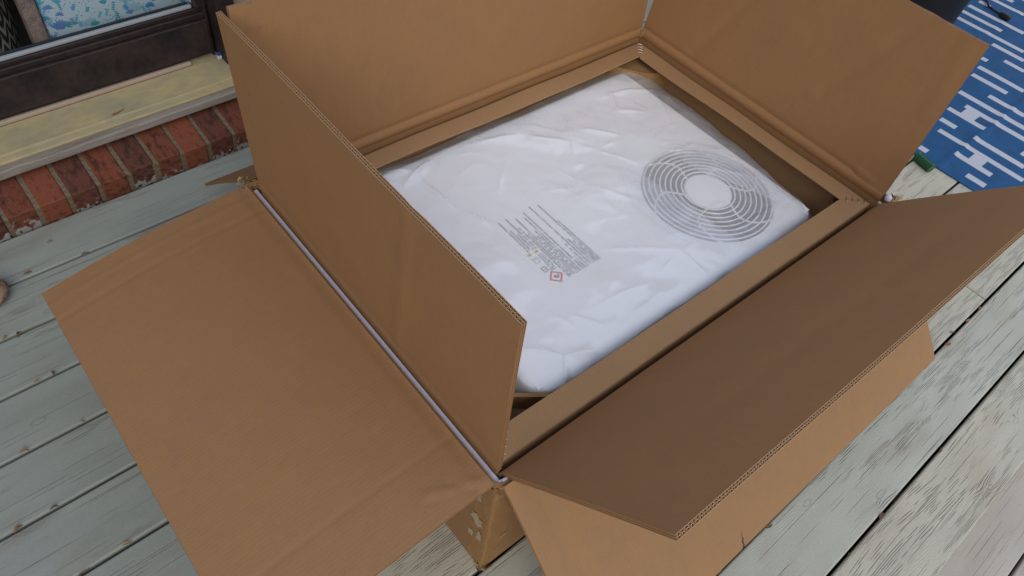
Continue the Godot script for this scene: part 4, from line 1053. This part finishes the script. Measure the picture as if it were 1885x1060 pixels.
# ------------------------------------------------------------------ rug, pot, cable, small litter
func extras():
	# flat-woven rug with white dashes
	var rx0 := 1.885; var rz0 := -0.98; var rw := 2.4; var rd := 1.5
	var iw := 1536; var ih := 960
	var im := Image.create(iw, ih, false, Image.FORMAT_RGB8)
	var wn := seam(91, 256, 256, 0.02, 3); var wf := seam(92, 256, 256, 0.5, 1)
	for y in ih:
		for x in iw:
			var a: float = (wn[(y % 256) * 256 + x % 256] - 127.5) / 127.5; var b: float = (wf[(y % 256) * 256 + x % 256] - 127.5) / 127.5
			var v := 1.0 + 0.07 * a + 0.10 * b
			if (x % 4) == 0: v *= 0.93
			im.set_pixel(x, y, Color(0.085 * v, 0.295 * v, 0.475 * v))
	var dash := [[2.847, -0.479, -0.20], [2.917, -0.498, -0.324], [2.988, -0.502, -0.264], [3.139, -0.475, -0.329], [3.066, -0.495, -0.446], [3.204, -0.442, -0.409], [2.783, -0.299, -0.17], [2.644, -0.276, -0.252], [2.709, -0.215, -0.135], [2.574, -0.255, -0.076], [2.502, -0.243, -0.107], [2.426, -0.14, -0.006], [2.352, -0.216, 0.03], [2.22, -0.19, -0.054], [2.29, -0.161, 0.06], [2.137, -0.175, -0.117], [2.072, -0.147, 0.15], [2.002, -0.051, 0.076], [2.141, -0.054, 0.122], [1.933, 0.026, 0.088], [1.927, -0.138, -0.109], [2.21, 0.081, 0.14]]
	var blocks := [[2.22, 2.29, -0.15, -0.10], [2.002, 2.072, -0.01, 0.035]]
	# the rest of the rug repeats the idea in its own rhythm
	var r := RandomNumberGenerator.new(); r.seed = 4
	var X := 1.93
	while X < rx0 + rw - 0.03:
		for span in [[rz0 + 0.05, -0.56], [0.20, rz0 + rd - 0.05]]:
			var z: float = span[0]
			while z < span[1] - 0.04:
				var l := r.randf_range(0.04, 0.28)
				dash.append([X + r.randf_range(-0.004, 0.004), z, minf(z + l, span[1])]); z += l + r.randf_range(0.04, 0.16)
		if X > 3.25:
			var z := -0.5
			while z < 0.2:
				var l := r.randf_range(0.05, 0.25); dash.append([X, z, z + l]); z += l + r.randf_range(0.05, 0.15)
		X += 0.0705
	var pw := Color(0.70, 0.71, 0.75)
	var put := func(xa: float, xb: float, za: float, zb: float):
		for y in range(int((za - rz0) / rd * ih), int((zb - rz0) / rd * ih)):
			for x in range(int((xa - rx0) / rw * iw), int((xb - rx0) / rw * iw)):
				if x < 0 or y < 0 or x >= iw or y >= ih: continue
				var b: float = (wf[(y % 256) * 256 + x % 256] - 127.5) / 127.5
				im.set_pixel(x, y, pw * (1.0 + 0.10 * b) if (x % 4) != 0 else pw * 0.94)
	for d in dash: put.call(d[0] - 0.013, d[0] + 0.013, d[1], d[2])
	for b in blocks: put.call(b[0], b[1], b[2], b[3])
	im.generate_mipmaps()
	var rm := mat(Color.WHITE, 0.7, 0.35); rm.albedo_texture = ImageTexture.create_from_image(im)
	rm.rim_enabled = false
	begin()
	var P := PackedVector3Array(); var UU := PackedVector2Array(); var nu := 120; var nv := 150
	var n := noise(95, 1.6, 2)
	for j in nv + 1:
		for i in nu + 1:
			var x := rx0 + rw * i / nu; var z := rz0 + rd * j / nv
			var y := 0.0052 + 0.0022 * maxf(0.0, n.get_noise_2d(x, z))
			for f in [-0.66, -0.355, -0.05, 0.255]: y += 0.0035 * exp(-absf(z - f) / 0.006) * (1.0 if f > -0.3 else 0.7)
			P.append(Vector3(x, y, z)); UU.append(Vector2(float(i) / nu, float(j) / nv))
	grid(P, UU, nu, nv, 1.0)
	if NR[200].y < 0.0:
		for q in NR.size(): NR[q] = -NR[q]
		var ix2 := PackedInt32Array()
		for q in range(0, IX.size(), 3): ix2.append_array([IX[q], IX[q + 2], IX[q + 1]])
		IX = ix2
	var o := thing("outdoor_rug", "blue woven outdoor rug with white dashes lying on the deck", "rug")
	commit("weave", rm, o)
	begin()
	var bd := PackedVector3Array([Vector3(rx0, 0.004, rz0), Vector3(rx0 + rw, 0.004, rz0), Vector3(rx0 + rw, 0.004, rz0 + rd), Vector3(rx0, 0.004, rz0 + rd)])
	var bpts := PackedVector3Array()
	for k in 4:
		for s in 24: bpts.append(bd[k].lerp(bd[(k + 1) % 4], s / 24.0))
	tube(bpts, 0.0036, 6, true); commit("binding", mat(lin(0.012, 0.08, 0.24), 0.7), o)

	# black planter and its cable
	var pot := thing("planter_pot", "tall black planter pot standing on the blue rug", "planter", Vector3(2.51, 0.009, -0.562))
	var pb := mat(lin(0.012, 0.012, 0.013), 0.5)
	begin(); lathe(Vector3.ZERO, PackedVector2Array([Vector2(0.001, 0.0), Vector2(0.145, 0.0), Vector2(0.152, 0.008), Vector2(0.175, 0.30), Vector2(0.172, 0.30)]), 56); commit("body", pb, pot)
	begin(); lathe(Vector3.ZERO, PackedVector2Array([Vector2(0.172, 0.295), Vector2(0.184, 0.295), Vector2(0.186, 0.33), Vector2(0.180, 0.336), Vector2(0.172, 0.33), Vector2(0.168, 0.29), Vector2(0.165, 0.27)]), 56); commit("rim", pb, pot)
	begin(); lathe(Vector3.ZERO, PackedVector2Array([Vector2(0.001, 0.272), Vector2(0.167, 0.27)]), 40); commit("soil", mat(lin(0.02, 0.014, 0.01), 0.95), pot)
	var cb := thing("black_cord", "thin black cord with a plug lying on the blue rug", "cord")
	var cpx := [Vector3(3.22, 0.012, -0.56), Vector3(3.13, 0.014, -0.50), Vector3(3.075, 0.014, -0.470), Vector3(3.04, 0.013, -0.445), Vector3(3.03, 0.013, -0.415), Vector3(3.025, 0.013, -0.385)]
	begin(); tube(PackedVector3Array(cpx), 0.0045, 8); commit("wire", pb, cb)
	begin(); rbox(Vector3(3.02, 0.017, -0.366), Vector3(0.022, 0.02, 0.045), 0.006, Basis(Vector3.UP, -0.2)); commit("plug", pb, cb)
	# twig on the threshold
	var tw := PackedVector3Array()
	for k in 7: tw.append(Vector3(lerpf(-0.073, -0.038, k / 6.0), 0.1395 + 0.001 * sin(k * 1.3), -1.4055 + 0.002 * sin(k * 0.9) - 0.001 * k))
	begin(); tube(tw, 0.0022, 6, false, 0.0009); tag(commit("twig", M.leaf[0]), "short brown twig lying on the yellow door threshold", "twig")
	# green cap
	var gc := thing("green_cap", "small dark green plastic cap with a bit of wire beside the rug", "plastic cap", Vector3(1.853, 0.0155, -0.088), -0.28)
	var gm := mat(lin(0.010, 0.075, 0.028), 0.35, 0.5)
	begin()
	var gp := PackedVector3Array()
	for k in 8: gp.append(Vector3(0, 0, lerpf(-0.03, 0.034, k / 7.0)))
	tube(gp, 0.0145, 16); commit("body", gm, gc)
	begin()
	for k in 9:
		var an := TAU * k / 9.0
		tube(PackedVector3Array([Vector3(cos(an) * 0.0145, sin(an) * 0.0145, -0.024), Vector3(cos(an) * 0.0145, sin(an) * 0.0145, 0.03)]), 0.0013, 5)
	commit("rib", gm, gc)
	begin(); tube(PackedVector3Array([Vector3(0, 0, -0.03), Vector3(-0.003, 0.002, -0.044), Vector3(0.002, -0.008, -0.06), Vector3(0.008, -0.0115, -0.085)]), 0.0022, 6); commit("wire", gm, gc)
	# rough stone
	var stn := thing("round_stone", "rough brown round stone on the deck boards by the brick sill", "stone", Vector3(-0.503, 0.0, -1.118))
	begin()
	var sn := noise(97, 40.0, 4); var SP := PackedVector3Array(); var SU := PackedVector2Array()
	for j in 19:
		for i in 33:
			var th := PI * j / 18.0; var ph := TAU * (i % 32) / 32.0
			var d := Vector3(sin(th) * cos(ph), cos(th), sin(th) * sin(ph))
			var rr := 1.0 + 0.14 * sn.get_noise_3d(d.x * 0.05, d.y * 0.05, d.z * 0.05)
			SP.append(Vector3(d.x * 0.043 * rr, maxf(0.019 + d.y * 0.022 * rr, 0.0005), d.z * 0.043 * rr)); SU.append(Vector2(i / 32.0, j / 18.0))
	grid(SP, SU, 32, 18, -1.0, true)
	if NR[33 * 9].x < 0.0:
		for q in NR.size(): NR[q] = -NR[q]
		var ix4 := PackedInt32Array()
		for q in range(0, IX.size(), 3): ix4.append_array([IX[q], IX[q + 2], IX[q + 1]])
		IX = ix4
	var stm := mat(lin(0.29, 0.19, 0.12), 0.6, 0.5); stm.albedo_texture = mottle(98, 128, 128, [0.05, 0.2], [0.5, 0.4], 1.0); stm.uv1_triplanar = true; stm.uv1_scale = Vector3.ONE * 9.0
	commit("body", stm, stn)
	# dry leaf scraps caught in the gaps
	var spots := [[-0.413, -1.148], [-0.513, -0.992], [-0.487, -0.985], [-0.406, -0.700], [-0.500, -0.848], [-0.468, -0.848], [-0.466, -0.703], [-0.576, -0.703], [-0.574, -0.557], [-0.637, -0.556], [-0.500, -0.413], [-0.578, -0.410], [0.487, 0.322], [0.727, 0.308], [0.680, 0.314], [0.772, 0.314], [0.869, 0.317], [1.298, 0.311], [1.253, 0.322], [1.371, 0.316], [0.570, 0.461], [-0.340, -1.215], [1.44, 0.315], [0.70, 0.46], [0.42, 0.46], [0.33, 0.316], [0.95, 0.461], [1.02, 0.314], [1.19, 0.314], [-0.29, -1.134]]
	for k in spots.size():
		var s: Array = spots[k]; var len := rng.randf_range(0.010, 0.021); var wd := len * rng.randf_range(0.22, 0.42)
		begin()
		var LP := PackedVector3Array(); var LU := PackedVector2Array()
		for j in 5:
			for i in 7:
				var t := i / 6.0; var w := wd * pow(sin(PI * clampf(t, 0.04, 0.97)), 0.7) * (j / 4.0 - 0.5)
				LP.append(Vector3((t - 0.5) * len, 0.004 * sin(PI * t) * (0.6 + 0.5 * sin(k)) + absf(w) * 0.6 + rng.randf_range(0, 0.0006), w + 0.002 * sin(t * 4.0 + k))); LU.append(Vector2(t, j))
		grid(LP, LU, 6, 4)
		var onboard: bool = k == 21
		var lf := commit("dry_leaf", M.leaf[k % 3])
		var tone: String = ["brown", "pale tan", "dark brown"][k % 3]
		var where := "wide level carton flap" if float(s[0]) < -0.2 else "long hanging carton flap"
		if onboard: tag(lf, "dry leaf scrap lying flat on the deck board below the brick sill", "leaf")
		else: tag(lf, "dry %s leaf scrap caught in a deck gap beside the %s" % [tone, where], "leaf", "dry %s leaf scraps by the %s" % [tone, where])
		lf.position = Vector3(s[0], 0.0012, s[1]); lf.rotation = Vector3(rng.randf_range(-0.2, 0.3), rng.randf_range(-0.5, 0.5) if rng.randf() < 0.7 else rng.randf() * TAU, rng.randf_range(-0.2, 0.2))
